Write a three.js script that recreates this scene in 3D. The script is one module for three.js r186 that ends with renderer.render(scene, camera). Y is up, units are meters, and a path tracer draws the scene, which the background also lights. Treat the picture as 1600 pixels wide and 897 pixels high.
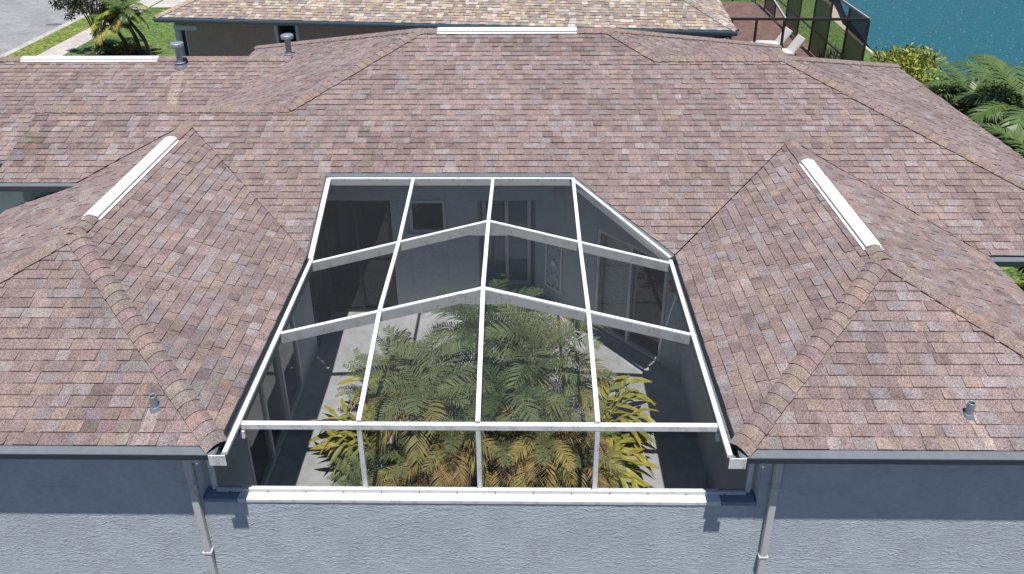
import * as THREE from 'three';
import { RoundedBoxGeometry } from 'three/addons/geometries/RoundedBoxGeometry.js';
import { mergeGeometries } from 'three/addons/utils/BufferGeometryUtils.js';

// ---------------------------------------------------------------- camera, sky, sun, exposure
const scene = new THREE.Scene();
const E = 2.7;                                   // eave height above the ground (ground y = 0)
const camera = new THREE.PerspectiveCamera(40.975, 1600 / 897, 0.1, 600);
{
  const m = new THREE.Matrix4().makeBasis(
    new THREE.Vector3(0.9999, -0.0066, -0.0139).normalize(),
    new THREE.Vector3(0.0005, 0.9151, -0.4032).normalize(),
    new THREE.Vector3(0.0154, 0.4032, 0.915).normalize());
  camera.quaternion.setFromRotationMatrix(m);
  camera.position.set(0.2117, 6.3813 + E, 6.1796);
  camera.setViewOffset(1600, 897, 0, 236.7, 1600, 897);   // lens shift (verticals kept nearly upright)
  camera.updateProjectionMatrix(); camera.updateMatrixWorld(true);
}
const renderer = new THREE.WebGLRenderer({ antialias: true });
renderer.setSize(1600, 897);
renderer.toneMapping = THREE.LinearToneMapping;
renderer.toneMappingExposure = 1.25;
renderer.shadowMap.enabled = true;
const SUN = new THREE.Vector3(0.05, 1, 0.247).normalize();
{
  const W = 128, H = 64, data = new Float32Array(W * H * 4);
  for (let j = 0; j < H; j++) for (let i = 0; i < W; i++) {
    const el = ((j + 0.5) / H - 0.5) * Math.PI, k = (j * W + i) * 4;
    const t = Math.max(0, Math.sin(el));
    const g = Math.pow(1 - t, 2.2);
    data[k] = 0.058 + 0.165 * g; data[k + 1] = 0.125 + 0.15 * g; data[k + 2] = 0.262 + 0.09 * g; data[k + 3] = 1;
    if (el < 0) { data[k] = 0.14; data[k + 1] = 0.14; data[k + 2] = 0.13; }
  }
  const sky = new THREE.DataTexture(data, W, H, THREE.RGBAFormat, THREE.FloatType);
  sky.mapping = THREE.EquirectangularReflectionMapping; sky.magFilter = THREE.LinearFilter; sky.needsUpdate = true;
  scene.background = sky; scene.environment = sky;
}
const sun = new THREE.DirectionalLight(new THREE.Color(1, 0.965, 0.91), 5);
sun.position.copy(SUN).multiplyScalar(60).add(new THREE.Vector3(0, 0, -14));
sun.target.position.set(0, 0, -14);
sun.castShadow = true; sun.shadow.radius = 1; sun.shadow.mapSize.set(4096, 4096);
Object.assign(sun.shadow.camera, { left: -34, right: 34, top: 34, bottom: -34, near: 1, far: 130 });
scene.add(sun, sun.target);

// ---------------------------------------------------------------- helpers
let seed = 20240611;
const rnd = () => { seed |= 0; seed = seed + 0x6D2B79F5 | 0; let t = Math.imul(seed ^ seed >>> 15, 1 | seed); t = t + Math.imul(t ^ t >>> 7, 61 | t) ^ t; return ((t ^ t >>> 14) >>> 0) / 4294967296; };
const rr = (a, b) => a + (b - a) * rnd();
const V = (x, y, z) => new THREE.Vector3(x, y, z);
const lin = (r, g, b) => new THREE.Color().setRGB(r, g, b);
const names = {};
function numbered(n) { names[n] = (names[n] ?? -1) + 1; return names[n] ? `${n}_${String(names[n]).padStart(3, '0')}` : n; }
function mesh(name, geo, mat, parent) {
  const m = new THREE.Mesh(Array.isArray(geo) ? mergeGeometries(geo.map(g => g.index ? g.toNonIndexed() : g)) : geo, mat);
  m.castShadow = m.receiveShadow = true;
  m.name = parent ? name : numbered(name); (parent ?? scene).add(m); return m;
}
function tag(o, label, category, group) { o.userData.label = label; o.userData.category = category; if (group) o.userData.group = group; return o; }
function thing(name, label, category, pos = [0, 0, 0], turn = 0, group) {
  const g = new THREE.Group(); g.name = numbered(name); g.position.set(...pos); g.rotation.y = turn; scene.add(g); return tag(g, label, category, group);
}
function structure(name, geo, mat) { const m = mesh(name, geo, mat); m.userData.kind = 'structure'; return m; }
// uv in metres from the dominant axis of each face
function boxUV(g0) {
  const g = g0.index ? g0.toNonIndexed() : g0, p = g.attributes.position, uv = new Float32Array(p.count * 2);
  const a = V(), b = V(), c = V(), n = V();
  for (let i = 0; i < p.count; i += 3) {
    a.fromBufferAttribute(p, i); b.fromBufferAttribute(p, i + 1); c.fromBufferAttribute(p, i + 2);
    n.copy(b).sub(a).cross(c.clone().sub(a)); const x = Math.abs(n.x), y = Math.abs(n.y), z = Math.abs(n.z);
    [a, b, c].forEach((q, k) => {
      const [u, w] = y >= x && y >= z ? [q.x, q.z] : x >= z ? [q.z, q.y] : [q.x, q.y];
      uv[(i + k) * 2] = u; uv[(i + k) * 2 + 1] = w;
    });
  }
  g.setAttribute('uv', new THREE.BufferAttribute(uv, 2)); return g;
}
function box(x0, x1, y0, y1, z0, z1) { const g = new THREE.BoxGeometry(x1 - x0, y1 - y0, z1 - z0); g.translate((x0 + x1) / 2, (y0 + y1) / 2, (z0 + z1) / 2); return boxUV(g); }
function rbox(x0, x1, y0, y1, z0, z1, r = 0.006) { const g = new RoundedBoxGeometry(x1 - x0, y1 - y0, z1 - z0, 1, r); g.translate((x0 + x1) / 2, (y0 + y1) / 2, (z0 + z1) / 2); return boxUV(g); }
// a bar of section w (sideways) x h (upwards) between two points (its axis)
function bar(p0, p1, w, h, r = 0.005) {
  const d = p1.clone().sub(p0), L = d.length(); d.normalize();
  const up0 = Math.abs(d.y) > 0.95 ? V(0, 0, 1) : V(0, 1, 0);
  const side = d.clone().cross(up0).normalize(), up = side.clone().cross(d).normalize();
  const g = new RoundedBoxGeometry(L, h, w, 1, Math.min(r, w / 3, h / 3)); boxUV(g);
  g.applyMatrix4(new THREE.Matrix4().makeBasis(d, up, side).setPosition(p0.clone().add(p1).multiplyScalar(0.5)));
  return boxUV(g);
}
// extrude a profile [[out, up]...] from a to b; out = horizontal direction
function profile(a, b, out, pts) {
  const o = V(out[0], 0, out[1]), P = [];
  const at = (base, q) => base.clone().addScaledVector(o, q[0]).add(V(0, q[1], 0));
  const n = pts.length; let tri = [];
  for (let i = 0; i < n; i++) { const q = pts[i], r = pts[(i + 1) % n]; const A = at(a, q), B = at(b, q), C = at(b, r), D = at(a, r); tri.push(A, B, C, A, C, D); }
  const faces = THREE.ShapeUtils.triangulateShape(pts.map(q => new THREE.Vector2(...q)), []);
  for (const f of faces) { tri.push(at(a, pts[f[0]]), at(a, pts[f[1]]), at(a, pts[f[2]])); tri.push(at(b, pts[f[2]]), at(b, pts[f[1]]), at(b, pts[f[0]])); }
  for (const t of tri) P.push(t.x, t.y, t.z);
  const g = new THREE.BufferGeometry(); g.setAttribute('position', new THREE.Float32BufferAttribute(P, 3)); g.computeVertexNormals(); return boxUV(g);
}
function poly3(pts) { // flat polygon from 3D points (fan)
  const P = []; for (let i = 1; i < pts.length - 1; i++) for (const q of [pts[0], pts[i], pts[i + 1]]) P.push(q.x, q.y, q.z);
  const g = new THREE.BufferGeometry(); g.setAttribute('position', new THREE.Float32BufferAttribute(P, 3)); g.computeVertexNormals(); return boxUV(g);
}
function sheet(ptsXZ, y) { // horizontal polygon facing up
  const t = THREE.ShapeUtils.triangulateShape(ptsXZ.map(q => new THREE.Vector2(q[0], -q[1])), []), P = [];
  const area = THREE.ShapeUtils.area(ptsXZ.map(q => new THREE.Vector2(q[0], -q[1])));
  for (const f of t) for (const k of area > 0 ? f : [f[2], f[1], f[0]]) P.push(ptsXZ[k][0], y, ptsXZ[k][1]);
  const g = new THREE.BufferGeometry(); g.setAttribute('position', new THREE.Float32BufferAttribute(P, 3)); g.computeVertexNormals(); return boxUV(g);
}
// ---- periodic noise and textures
function grid(nx, ny) { const a = new Float32Array(nx * ny); for (let i = 0; i < a.length; i++) a[i] = rnd(); return (x, y) => {
  x = ((x % 1) + 1) % 1 * nx; y = ((y % 1) + 1) % 1 * ny; const i = Math.floor(x), j = Math.floor(y); let fx = x - i, fy = y - j; fx = fx * fx * (3 - 2 * fx); fy = fy * fy * (3 - 2 * fy);
  const q = (u, v) => a[(v % ny) * nx + (u % nx)];
  return (q(i, j) * (1 - fx) + q(i + 1, j) * fx) * (1 - fy) + (q(i, j + 1) * (1 - fx) + q(i + 1, j + 1) * fx) * fy; }; }
function texture(S, metres, fn, srgb) {
  const d = new Uint8Array(S * S * 4);
  for (let j = 0; j < S; j++) for (let i = 0; i < S; i++) { const c = fn(i / S, j / S), k = (j * S + i) * 4; const v = Array.isArray(c) ? c : [c, c, c]; for (let q = 0; q < 3; q++) d[k + q] = Math.max(0, Math.min(255, v[q] * 255)); d[k + 3] = 255; }
  const t = new THREE.DataTexture(d, S, S); t.wrapS = t.wrapT = THREE.RepeatWrapping; t.magFilter = THREE.LinearFilter; t.minFilter = THREE.LinearMipmapLinearFilter; t.generateMipmaps = true;
  t.repeat.set(1 / metres, 1 / metres); if (srgb) t.colorSpace = THREE.SRGBColorSpace; t.needsUpdate = true; return t;
}
const sm = (a, b, x) => { x = Math.max(0, Math.min(1, (x - a) / (b - a))); return x * x * (3 - 2 * x); };
const T = {};
{
  const g1 = grid(256, 256), g2 = grid(90, 90), g3 = grid(9, 9);
  T.granule = texture(512, 0.9, (x, y) => { const v = 0.82 + 0.19 * (g1(x, y) - 0.5) * 2 + 0.24 * (g2(x, y) - 0.5) + 0.12 * (g3(x, y) - 0.5) - 0.16 * sm(0.66, 0.86, g2(y, x)); return v; }, true);
  // skip-trowelled stucco: short raised dashes lying mostly level
  const a = grid(30, 130), b = grid(64, 256), w = grid(12, 12), f = grid(256, 256), c = grid(7, 12), e = grid(40, 60);
  T.stucco = texture(1024, 1.75, (x, y) => {
    const wy = (w(x, y) - 0.5) * 0.022 + (e(x, y) - 0.5) * 0.012, wx = (w(y, x) - 0.5) * 0.04;
    const r1 = a(x + wx, y + wy), r2 = b(x + wx * 1.6, y + wy * 1.2);
    const m = sm(0.25, 0.7, c(x, y));
    return 0.2 + 0.42 * sm(0.52, 0.66, r1) * (0.35 + 0.65 * m) + 0.26 * sm(0.55, 0.72, r2) + 0.10 * f(x, y);
  });
  const s1 = grid(40, 40), s2 = grid(7, 7);
  T.mottle = texture(256, 2.2, (x, y) => 0.93 + 0.05 * (s1(x, y) - 0.5) + 0.05 * (s2(x, y) - 0.5), true);
  const c1 = grid(6, 6), c2 = grid(60, 60), c3 = grid(24, 24);
  T.concrete = texture(512, 4, (x, y) => 0.86 + 0.10 * (c1(x, y) - 0.5) + 0.07 * (c2(x, y) - 0.5) + 0.08 * (c3(x, y) - 0.5), true);
  const l1 = grid(120, 120), l2 = grid(16, 16), l3 = grid(50, 50);
  T.grass = texture(512, 5, (x, y) => { const v = 0.72 + 0.5 * (l1(x, y) - 0.5) + 0.3 * (l3(x, y) - 0.5), q = l2(x, y); return [v * (0.84 + 0.16 * q), v, v * (0.72 + 0.06 * q)]; }, true);
  const p1 = grid(20, 46), p2 = grid(44, 92), p3 = grid(8, 14);
  T.ripple = texture(512, 4.2, (x, y) => { const d = (p3(x, y) - 0.5) * 0.06; return 0.45 * p1(x + d, y + d) + 0.35 * p2(x - d, y) + 0.2 * p3(x, y); });
  const u1 = grid(8, 8), u2 = grid(80, 80);
  T.dirt = texture(256, 0.7, (x, y) => { const k = sm(0.62, 0.8, u1(x, y)) * sm(0.35, 0.7, u2(x, y)); return [0.96 - 0.14 * k, 0.96 - 0.15 * k, 0.95 - 0.16 * k]; }, true);
}
const std = (c, roughness, o = {}) => new THREE.MeshStandardMaterial({ color: c, roughness, ...o });
const M = {
  shingle: std(lin(1, 1, 1), 0.95, { vertexColors: true, map: T.granule, bumpMap: T.granule, bumpScale: 0.004 }),
  underlay: std(lin(0.05, 0.04, 0.04), 0.95, { side: THREE.DoubleSide }),
  stucco: std(lin(0.565, 0.62, 0.69), 0.9, { map: T.mottle, bumpMap: T.stucco, bumpScale: 0.0062 }),
  paint: std(lin(0.22, 0.30, 0.38), 0.6, { map: T.mottle }),
  trim: std(lin(0.155, 0.178, 0.205), 0.5, { map: T.mottle }),
  white: std(lin(0.76, 0.78, 0.81), 0.4, { map: T.dirt }),
  spout: std(lin(0.64, 0.64, 0.65), 0.5, { map: T.dirt }),
  vent: std(lin(0.86, 0.86, 0.85), 0.45),
  galv: std(lin(0.36, 0.42, 0.50), 0.45, { metalness: 0.5, map: T.mottle }),
  lead: std(lin(0.24, 0.27, 0.32), 0.55, { metalness: 0.3, map: T.mottle }),
  screen: std(lin(0.022, 0.026, 0.032), 0.9, { transparent: true, opacity: 0.29, side: THREE.DoubleSide, depthWrite: false }),
  glass: new THREE.MeshPhysicalMaterial({ color: lin(0.62, 0.68, 0.70), roughness: 0.02, transmission: 1, thickness: 0, ior: 1.5, side: THREE.DoubleSide }),
  blind: std(lin(0.86, 0.86, 0.84), 0.8),
  ironWhite: std(lin(0.86, 0.86, 0.84), 0.6),
  floor: std(lin(0.57, 0.58, 0.60), 0.75, { map: T.concrete }),
  room: std(lin(0.25, 0.23, 0.21), 0.9),
  bronze: std(lin(0.035, 0.03, 0.028), 0.45, { metalness: 0.2 }),
};

// ---------------------------------------------------------------- ground, street, lake
const MG = {
  lawn: std(lin(0.20, 0.27, 0.10), 0.95, { map: T.grass, bumpMap: T.grass, bumpScale: 0.03 }),
  verge: std(lin(0.31, 0.33, 0.10), 0.95, { map: T.grass, bumpMap: T.grass, bumpScale: 0.03 }),
  asphalt: std(lin(0.33, 0.33, 0.345), 0.92, { map: T.concrete, bumpMap: T.granule, bumpScale: 0.003 }),
  curb: std(lin(0.50, 0.48, 0.45), 0.9, { map: T.concrete }),
  walk: std(lin(0.58, 0.53, 0.50), 0.9, { map: T.concrete, bumpMap: T.granule, bumpScale: 0.002 }),
  drive: std(lin(0.62, 0.58, 0.53), 0.9, { map: T.concrete }),
  mulch: std(lin(0.045, 0.036, 0.032), 1, { map: T.grass, bumpMap: T.grass, bumpScale: 0.04 }),
  sand: std(lin(0.52, 0.46, 0.34), 0.95, { map: T.mottle }),
  water: new THREE.MeshPhysicalMaterial({ color: lin(0.012, 0.098, 0.130), roughness: 0.26, ior: 1.33, bumpMap: T.ripple, bumpScale: 0.13 }),
  bounceFront: std(lin(0.13, 0.135, 0.145), 0.95, { map: T.concrete, bumpMap: T.granule, bumpScale: 0.02 }),  // dark neutral tone, set low to cut bounce onto the front wall
  bounceGap: std(lin(0.30, 0.27, 0.24), 0.95, { map: T.concrete, bumpMap: T.granule, bumpScale: 0.02 }),  // warm neutral tone for the added ground between the houses
  patch: std(lin(0.10, 0.10, 0.105), 0.9),
};
{
  // ground sheet: level lawn that falls to the lake on the right
  const P = [], nx = 90, nz = 60, X0 = -60, X1 = 40, Z0 = -90, Z1 = 14;
  const gy = x => x < 12.9 ? -0.02 : -0.02 - 1.1 * sm(12.9, 16.2, x);
  const xs = []; for (let i = 0; i <= nx; i++) xs.push(i < 40 ? X0 + (12 - X0) * i / 40 : i < 80 ? 12 + 6 * (i - 40) / 40 : 18 + (X1 - 18) * (i - 80) / (nx - 80));
  for (let i = 0; i < nx; i++) for (let j = 0; j < nz; j++) {
    const z0 = Z0 + (Z1 - Z0) * j / nz, z1 = Z0 + (Z1 - Z0) * (j + 1) / nz, a = xs[i], b = xs[i + 1];
    for (const [x, z] of [[a, z0], [a, z1], [b, z1], [a, z0], [b, z1], [b, z0]]) P.push(x, gy(x), z);
  }
  const g = new THREE.BufferGeometry(); g.setAttribute('position', new THREE.Float32BufferAttribute(P, 3)); g.computeVertexNormals();
  structure('lawn_ground', boxUV(g), MG.lawn);
  const shore = []; for (let k = 0; k <= 26; k++) { const z = 10 - k * 4; shore.push([14.55 + 0.35 * Math.sin(k * 1.3) + 0.2 * Math.sin(k * 2.9) + Math.max(0, (-z - 24)) * 0.17, z]); }
  structure('lake', sheet([...shore, [200, -94], [200, 10]].map(q => [q[0], q[1]]), -0.5), MG.water);
  const sandy = [...shore.map((q, i) => [q[0] - 0.42 - 0.18 * Math.sin(i * 2.1), q[1]]), ...shore.slice().reverse().map(q => [q[0] + 0.5, q[1]])];
  // shore strip follows the bank just above it
  const SP = []; const nS = shore.length;
  for (let k = 0; k < nS - 1; k++) { const A = sandy[k], B = sandy[k + 1], C = sandy[2 * nS - 2 - k], D = sandy[2 * nS - 1 - k];
    for (let q = 0; q < 4; q++) { const f = (p, r, t) => [p[0] + (r[0] - p[0]) * t, p[1] + (r[1] - p[1]) * t]; const a = f(A, D, q / 4), b = f(B, C, q / 4), c = f(B, C, (q + 1) / 4), d = f(A, D, (q + 1) / 4);
      for (const w of [a, d, c, a, c, b]) SP.push(w[0], gy(w[0]) + 0.012, w[1]); } }
  const sg = new THREE.BufferGeometry(); sg.setAttribute('position', new THREE.Float32BufferAttribute(SP, 3)); sg.computeVertexNormals();
  structure('lake_shore', boxUV(sg), MG.sand);
  structure('added_bounce_ground', sheet([[-14, -0.1], [11, -0.1], [11, 13], [-14, 13]], 0.004), MG.bounceFront);  // unseen ground, added to stop green bounce and deepen the wall shade
  structure('added_gap_ground', sheet([[-10.5, -18.2], [8, -16.6], [8, -14.2], [-10.5, -14.2]], 0.004), MG.bounceGap);  // unseen strip between the houses, added to stop green bounce on the neighbour wall
  structure('street', box(-26.0, -20.15, -0.2, -0.014, -90, 10), MG.asphalt);
  structure('kerb', [box(-20.15, -19.82, -0.2, 0.03, -90, 10), box(-26.4, -26.0, -0.2, 0.03, -90, 10)], MG.curb);
  structure('grass_verge', box(-19.82, -18.72, -0.2, 0.022, -90, 10), MG.verge);
  const walk = structure('sidewalk', box(-18.70, -17.66, -0.2, 0.0, -90, 10), MG.curb);
  for (let k = 0; k < 14; k++) { const z = -17.5 - k * 1.5; mesh('slab', rbox(-18.69, -17.67, -0.1, 0.03, z - 1.485, z, 0.01), MG.walk, walk); }
  structure('far_driveway', sheet([[-60, -36], [-26.4, -36], [-26.4, -26.5], [-60, -26.5]], 0.004), MG.drive);
  structure('neighbour_driveway', sheet([[-17.6, -40], [-10.5, -40], [-10.5, -29.6], [-17.6, -29.6]], 0.006), MG.drive);
  const pt = []; for (let k = 0; k < 18; k++) { const a = k / 18 * 6.283; pt.push([-20.62 + Math.cos(a) * (0.30 + 0.1 * rnd()), -26.7 + Math.sin(a) * (0.14 + 0.06 * rnd())]); }
  structure('dark_street_patch', sheet(pt, -0.009), MG.patch);  // irregular darker sheet lying on the street
  const mb = []; for (let k = 0; k < 22; k++) { const a = k / 22 * 6.283; mb.push([-15.7 + Math.cos(a) * (1.15 + 0.25 * rnd()), -22.0 + Math.sin(a) * (1.0 + 0.25 * rnd())]); }
  structure('mulch_bed', sheet(mb, -0.008), MG.mulch);
}

// ---------------------------------------------------------------- shingled roofs
const SH = 0.143;
function clipRect(poly, u0, u1, v0, v1) {
  const cut = (pl, ax, lim, keepLess) => { const out = []; for (let i = 0; i < pl.length; i++) { const a = pl[i], b = pl[(i + 1) % pl.length]; const ia = keepLess ? a[ax] <= lim : a[ax] >= lim, ib = keepLess ? b[ax] <= lim : b[ax] >= lim;
    if (ia) out.push(a); if (ia !== ib) { const t = (lim - a[ax]) / (b[ax] - a[ax]); const q = [a[0] + (b[0] - a[0]) * t, a[1] + (b[1] - a[1]) * t]; q[ax] = lim; out.push(q); } } return out; };
  let p = cut(poly, 0, u1, true); if (p.length) p = cut(p, 0, u0, false); if (p.length) p = cut(p, 1, v1, true); if (p.length) p = cut(p, 1, v0, false);
  const out = []; for (const q of p) { const l = out[out.length - 1]; if (!l || Math.hypot(l[0] - q[0], l[1] - q[1]) > 1e-4) out.push(q); }
  if (out.length > 2 && Math.hypot(out[0][0] - out[out.length - 1][0], out[0][1] - out[out.length - 1][1]) < 1e-4) out.pop();
  return out;
}
const lowN = [grid(40, 40), grid(17, 17)];
// D: downslope direction in xz, d0: its value at the eave line, h0: eave height, s: slope, poly: [[x,z]...]
function roofPlane(o, palette, pieces, under) {
  const { D, d0, h0, s, poly } = o, n = Math.hypot(1, s), U = V(D[1], 0, -D[0]), Vv = V(-D[0], s, -D[1]).divideScalar(n), N = U.clone().cross(Vv);
  const O = V(D[0] * d0, h0, D[1] * d0);
  let pl = poly.map(([x, z]) => [x * U.x + z * U.z, (d0 - (x * D[0] + z * D[1])) * n]);
  if (THREE.ShapeUtils.area(pl.map(q => new THREE.Vector2(...q))) < 0) pl = pl.reverse();
  const at = (u, v, t) => O.clone().addScaledVector(U, u).addScaledVector(Vv, v).addScaledVector(N, t);
  { const tr = THREE.ShapeUtils.triangulateShape(pl.map(q => new THREE.Vector2(...q)), []), P = []; for (const f of tr) for (const k of f) { const q = at(pl[k][0], pl[k][1], -0.012); P.push(q.x, q.y, q.z); }
    const g = new THREE.BufferGeometry(); g.setAttribute('position', new THREE.Float32BufferAttribute(P, 3)); g.computeVertexNormals(); under.push(boxUV(g)); }
  const us = pl.map(q => q[0]), vs = pl.map(q => q[1]), u0 = Math.min(...us), u1 = Math.max(...us), v0 = Math.min(...vs), v1 = Math.max(...vs);
  const k0 = Math.floor(v0 / SH), k1 = Math.ceil(v1 / SH);
  for (let k = k0; k < k1; k++) {
    const va = k * SH, vb = va + SH; let u = u0 - rr(0, 0.3), raised = rnd() < 0.5;
    let tone = 0;
    while (u < u1) {
      const wdt = raised ? rr(0.12, 0.27) : rr(0.09, 0.24); let cuts = [u, u + wdt];
      for (const st of o.streaks ?? []) { if (vb < st.v1 || va > st.v0) continue; const f = (st.v0 - va) / (st.v0 - st.v1), c = st.u0 + (st.u1 - st.u0) * f, w = (st.w0 + (st.w1 - st.w0) * f) / 2 * rr(0.8, 1.15);
        for (const q of [c - w, c + w]) if (q > u + 0.01 && q < u + wdt - 0.01) cuts.push(q); }
      cuts.sort((p, q) => p - q);
      const base = palette(rnd()); const vary = rr(0.93, 1.07);
      const tb = (raised ? rr(0.015, 0.019) : rr(0.006, 0.009)) * (o.thick ?? 1);
      for (let ci = 0; ci < cuts.length - 1; ci++) {
        const c = clipRect(pl, cuts[ci] + (ci ? 0 : 0.0012), cuts[ci + 1] - 0.0012, va, vb); if (c.length < 3) continue;
        const ar = Math.abs(THREE.ShapeUtils.area(c.map(q => new THREE.Vector2(...q)))); if (ar < 2e-4) continue;
        const um = (cuts[ci] + cuts[ci + 1]) / 2, vm = (va + vb) / 2, m3 = at(um, vm, 0);
        let L = vary * (0.86 + 0.28 * lowN[0](m3.x / 14, m3.z / 14 + m3.y / 20)) * (0.92 + 0.16 * lowN[1](m3.x / 18 + 0.3, m3.z / 15));
        let col = base.map(q => q * L);
        for (const st of o.streaks ?? []) { if (vb < st.v1 || va > st.v0) continue; const f = (st.v0 - va) / (st.v0 - st.v1), cc = st.u0 + (st.u1 - st.u0) * f, w = (st.w0 + (st.w1 - st.w0) * f) / 2; if (Math.abs(um - cc) < w) { const k2 = st.k; col = col.map((q, i) => q * (1 - k2) + st.c[i] * k2); } }
        for (const bl of o.blots ?? []) { const r2 = ((um - bl.u) / bl.a) ** 2 + ((vm - bl.v) / bl.b) ** 2; if (r2 < 1 && rnd() < 0.75) col = col.map(q => q * (1 - bl.k * rr(0.4, 1))); }
        pieces.push({ c, va, tb: tb * rr(0.9, 1.1), at, N, col, mid: m3, area: ar });
      }
      u += wdt; raised = rnd() < 0.3 ? raised : !raised;
    }
  }
}
function emitPiece(pc, A) {
  const { c, va, tb, at, N, col } = pc;
  const th = q => 0.0015 + tb * (1 - (q[1] - va) / SH * 0.92);
  const tr = THREE.ShapeUtils.triangulateShape(c.map(q => new THREE.Vector2(...q)), []);
  let cc = col; const push = (p, n, q) => { A.p.push(p.x, p.y, p.z); A.n.push(n.x, n.y, n.z); A.t.push(q[0], q[1]); A.c.push(...cc); };
  for (const f of tr) for (const k of f) push(at(c[k][0], c[k][1], th(c[k])), N, c[k]);
  cc = col.map(q => q * 0.28);                   // cut edge: bare asphalt; its dark tone also paints the course shadow lines
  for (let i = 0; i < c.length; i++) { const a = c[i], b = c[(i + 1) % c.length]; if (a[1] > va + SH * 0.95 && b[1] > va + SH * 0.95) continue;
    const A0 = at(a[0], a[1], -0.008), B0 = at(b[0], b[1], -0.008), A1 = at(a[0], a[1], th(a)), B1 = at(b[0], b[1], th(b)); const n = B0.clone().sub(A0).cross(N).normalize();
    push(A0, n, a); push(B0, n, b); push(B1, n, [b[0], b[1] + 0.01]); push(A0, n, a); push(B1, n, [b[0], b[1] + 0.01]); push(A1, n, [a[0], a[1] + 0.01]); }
}
function geoOf(A) { const g = new THREE.BufferGeometry(); g.setAttribute('position', new THREE.Float32BufferAttribute(A.p, 3)); g.setAttribute('normal', new THREE.Float32BufferAttribute(A.n, 3)); g.setAttribute('uv', new THREE.Float32BufferAttribute(A.t, 2)); g.setAttribute('color', new THREE.Float32BufferAttribute(A.c, 3)); return g; }
const newA = () => ({ p: [], n: [], t: [], c: [] });
// folded cap shingles along a hip or ridge from a (low) to b (high); n1, n2 normals of the two faces
function capRun(a, b, n1, n2, palette, parent, half = 0.125, step = 0.165) {
  const d = b.clone().sub(a), L = d.length(); d.normalize();
  const up = n1.clone().add(n2); up.addScaledVector(d, -up.dot(d)).normalize(); const side = d.clone().cross(up).normalize();
  const k1 = -n1.dot(side) / n1.dot(up), k2 = -n2.dot(side) / n2.dot(up);
  const sl = w => { const r = w > 0 ? [k1, k2].map(k => k * w) : [k1, k2].map(k => k * w); return Math.min(...r); };
  const cnt = Math.max(1, Math.round(L / step)), st = L / cnt, ws = [-1, -0.62, -0.26, 0.26, 0.62, 1];
  for (let i = 0; i < cnt; i++) {
    const col = palette(rnd()).map(q => q * rr(0.95, 1.08)), A = newA(), hf = half * rr(0.95, 1.06), sk = rr(-0.012, 0.012);
    const hgt = (w, e) => { const t = Math.abs(w / hf); return sl(w) + 0.036 * (1 - t * t) + 0.020 + e; };
    const pt = (w, s, e) => a.clone().addScaledVector(d, s + (w / hf) * sk).addScaledVector(side, w).addScaledVector(up, hgt(w, e));
    let cc = col; const edge = col.map(q => q * 0.28), s0 = i * st - 0.012, s1 = (i + 1) * st + 0.004, push = (p, n, q) => { A.p.push(p.x, p.y, p.z); A.n.push(n.x, n.y, n.z); A.t.push(...q); A.c.push(...cc); };  // dark edge colour paints in the shadow lines beside and under the caps
    const quad = (p, q, r, s, uv) => { const n = q.clone().sub(p).cross(s.clone().sub(p)).normalize(); if (n.dot(up) < -0.2) n.negate(); push(p, n, uv[0]); push(q, n, uv[1]); push(r, n, uv[2]); push(p, n, uv[0]); push(r, n, uv[2]); push(s, n, uv[3]); };
    for (let j = 0; j < 5; j++) { const w0 = ws[j] * hf, w1 = ws[j + 1] * hf;
      cc = col; quad(pt(w0, s0, 0.013), pt(w1, s0, 0.013), pt(w1, s1, 0.001), pt(w0, s1, 0.001), [[w0 + i, s0], [w1 + i, s0], [w1 + i, s1], [w0 + i, s1]]);
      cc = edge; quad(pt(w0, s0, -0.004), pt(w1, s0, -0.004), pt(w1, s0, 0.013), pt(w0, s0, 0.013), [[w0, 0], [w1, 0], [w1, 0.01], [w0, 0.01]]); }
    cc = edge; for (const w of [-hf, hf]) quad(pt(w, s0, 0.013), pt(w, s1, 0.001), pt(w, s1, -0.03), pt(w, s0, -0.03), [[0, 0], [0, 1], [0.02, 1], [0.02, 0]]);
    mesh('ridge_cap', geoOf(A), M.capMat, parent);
  }
}
M.capMat = std(lin(1, 1, 1), 0.95, { vertexColors: true, map: T.granule, bumpMap: T.granule, bumpScale: 0.004, side: THREE.DoubleSide });
const mix3 = list => r => { let k = 0; while (k < list.length - 1 && r > list[k][0]) { r -= list[k][0]; k++; } return list[k][1]; };
const brownRoof = mix3([[0.34, [0.339, 0.249, 0.243]], [0.26, [0.368, 0.275, 0.260]], [0.10, [0.385, 0.285, 0.248]], [0.15, [0.351, 0.295, 0.302]], [0.10, [0.292, 0.212, 0.207]], [0.05, [0.409, 0.342, 0.339]]]);
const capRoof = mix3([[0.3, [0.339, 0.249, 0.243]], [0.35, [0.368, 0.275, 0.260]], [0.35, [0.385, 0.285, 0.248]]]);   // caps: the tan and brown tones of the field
const paleRoof = mix3([[0.22, [0.46, 0.35, 0.29]], [0.2, [0.56, 0.44, 0.36]], [0.18, [0.40, 0.31, 0.29]], [0.17, [0.68, 0.61, 0.54]], [0.13, [0.42, 0.38, 0.37]], [0.1, [0.60, 0.48, 0.33]]]);

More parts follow.
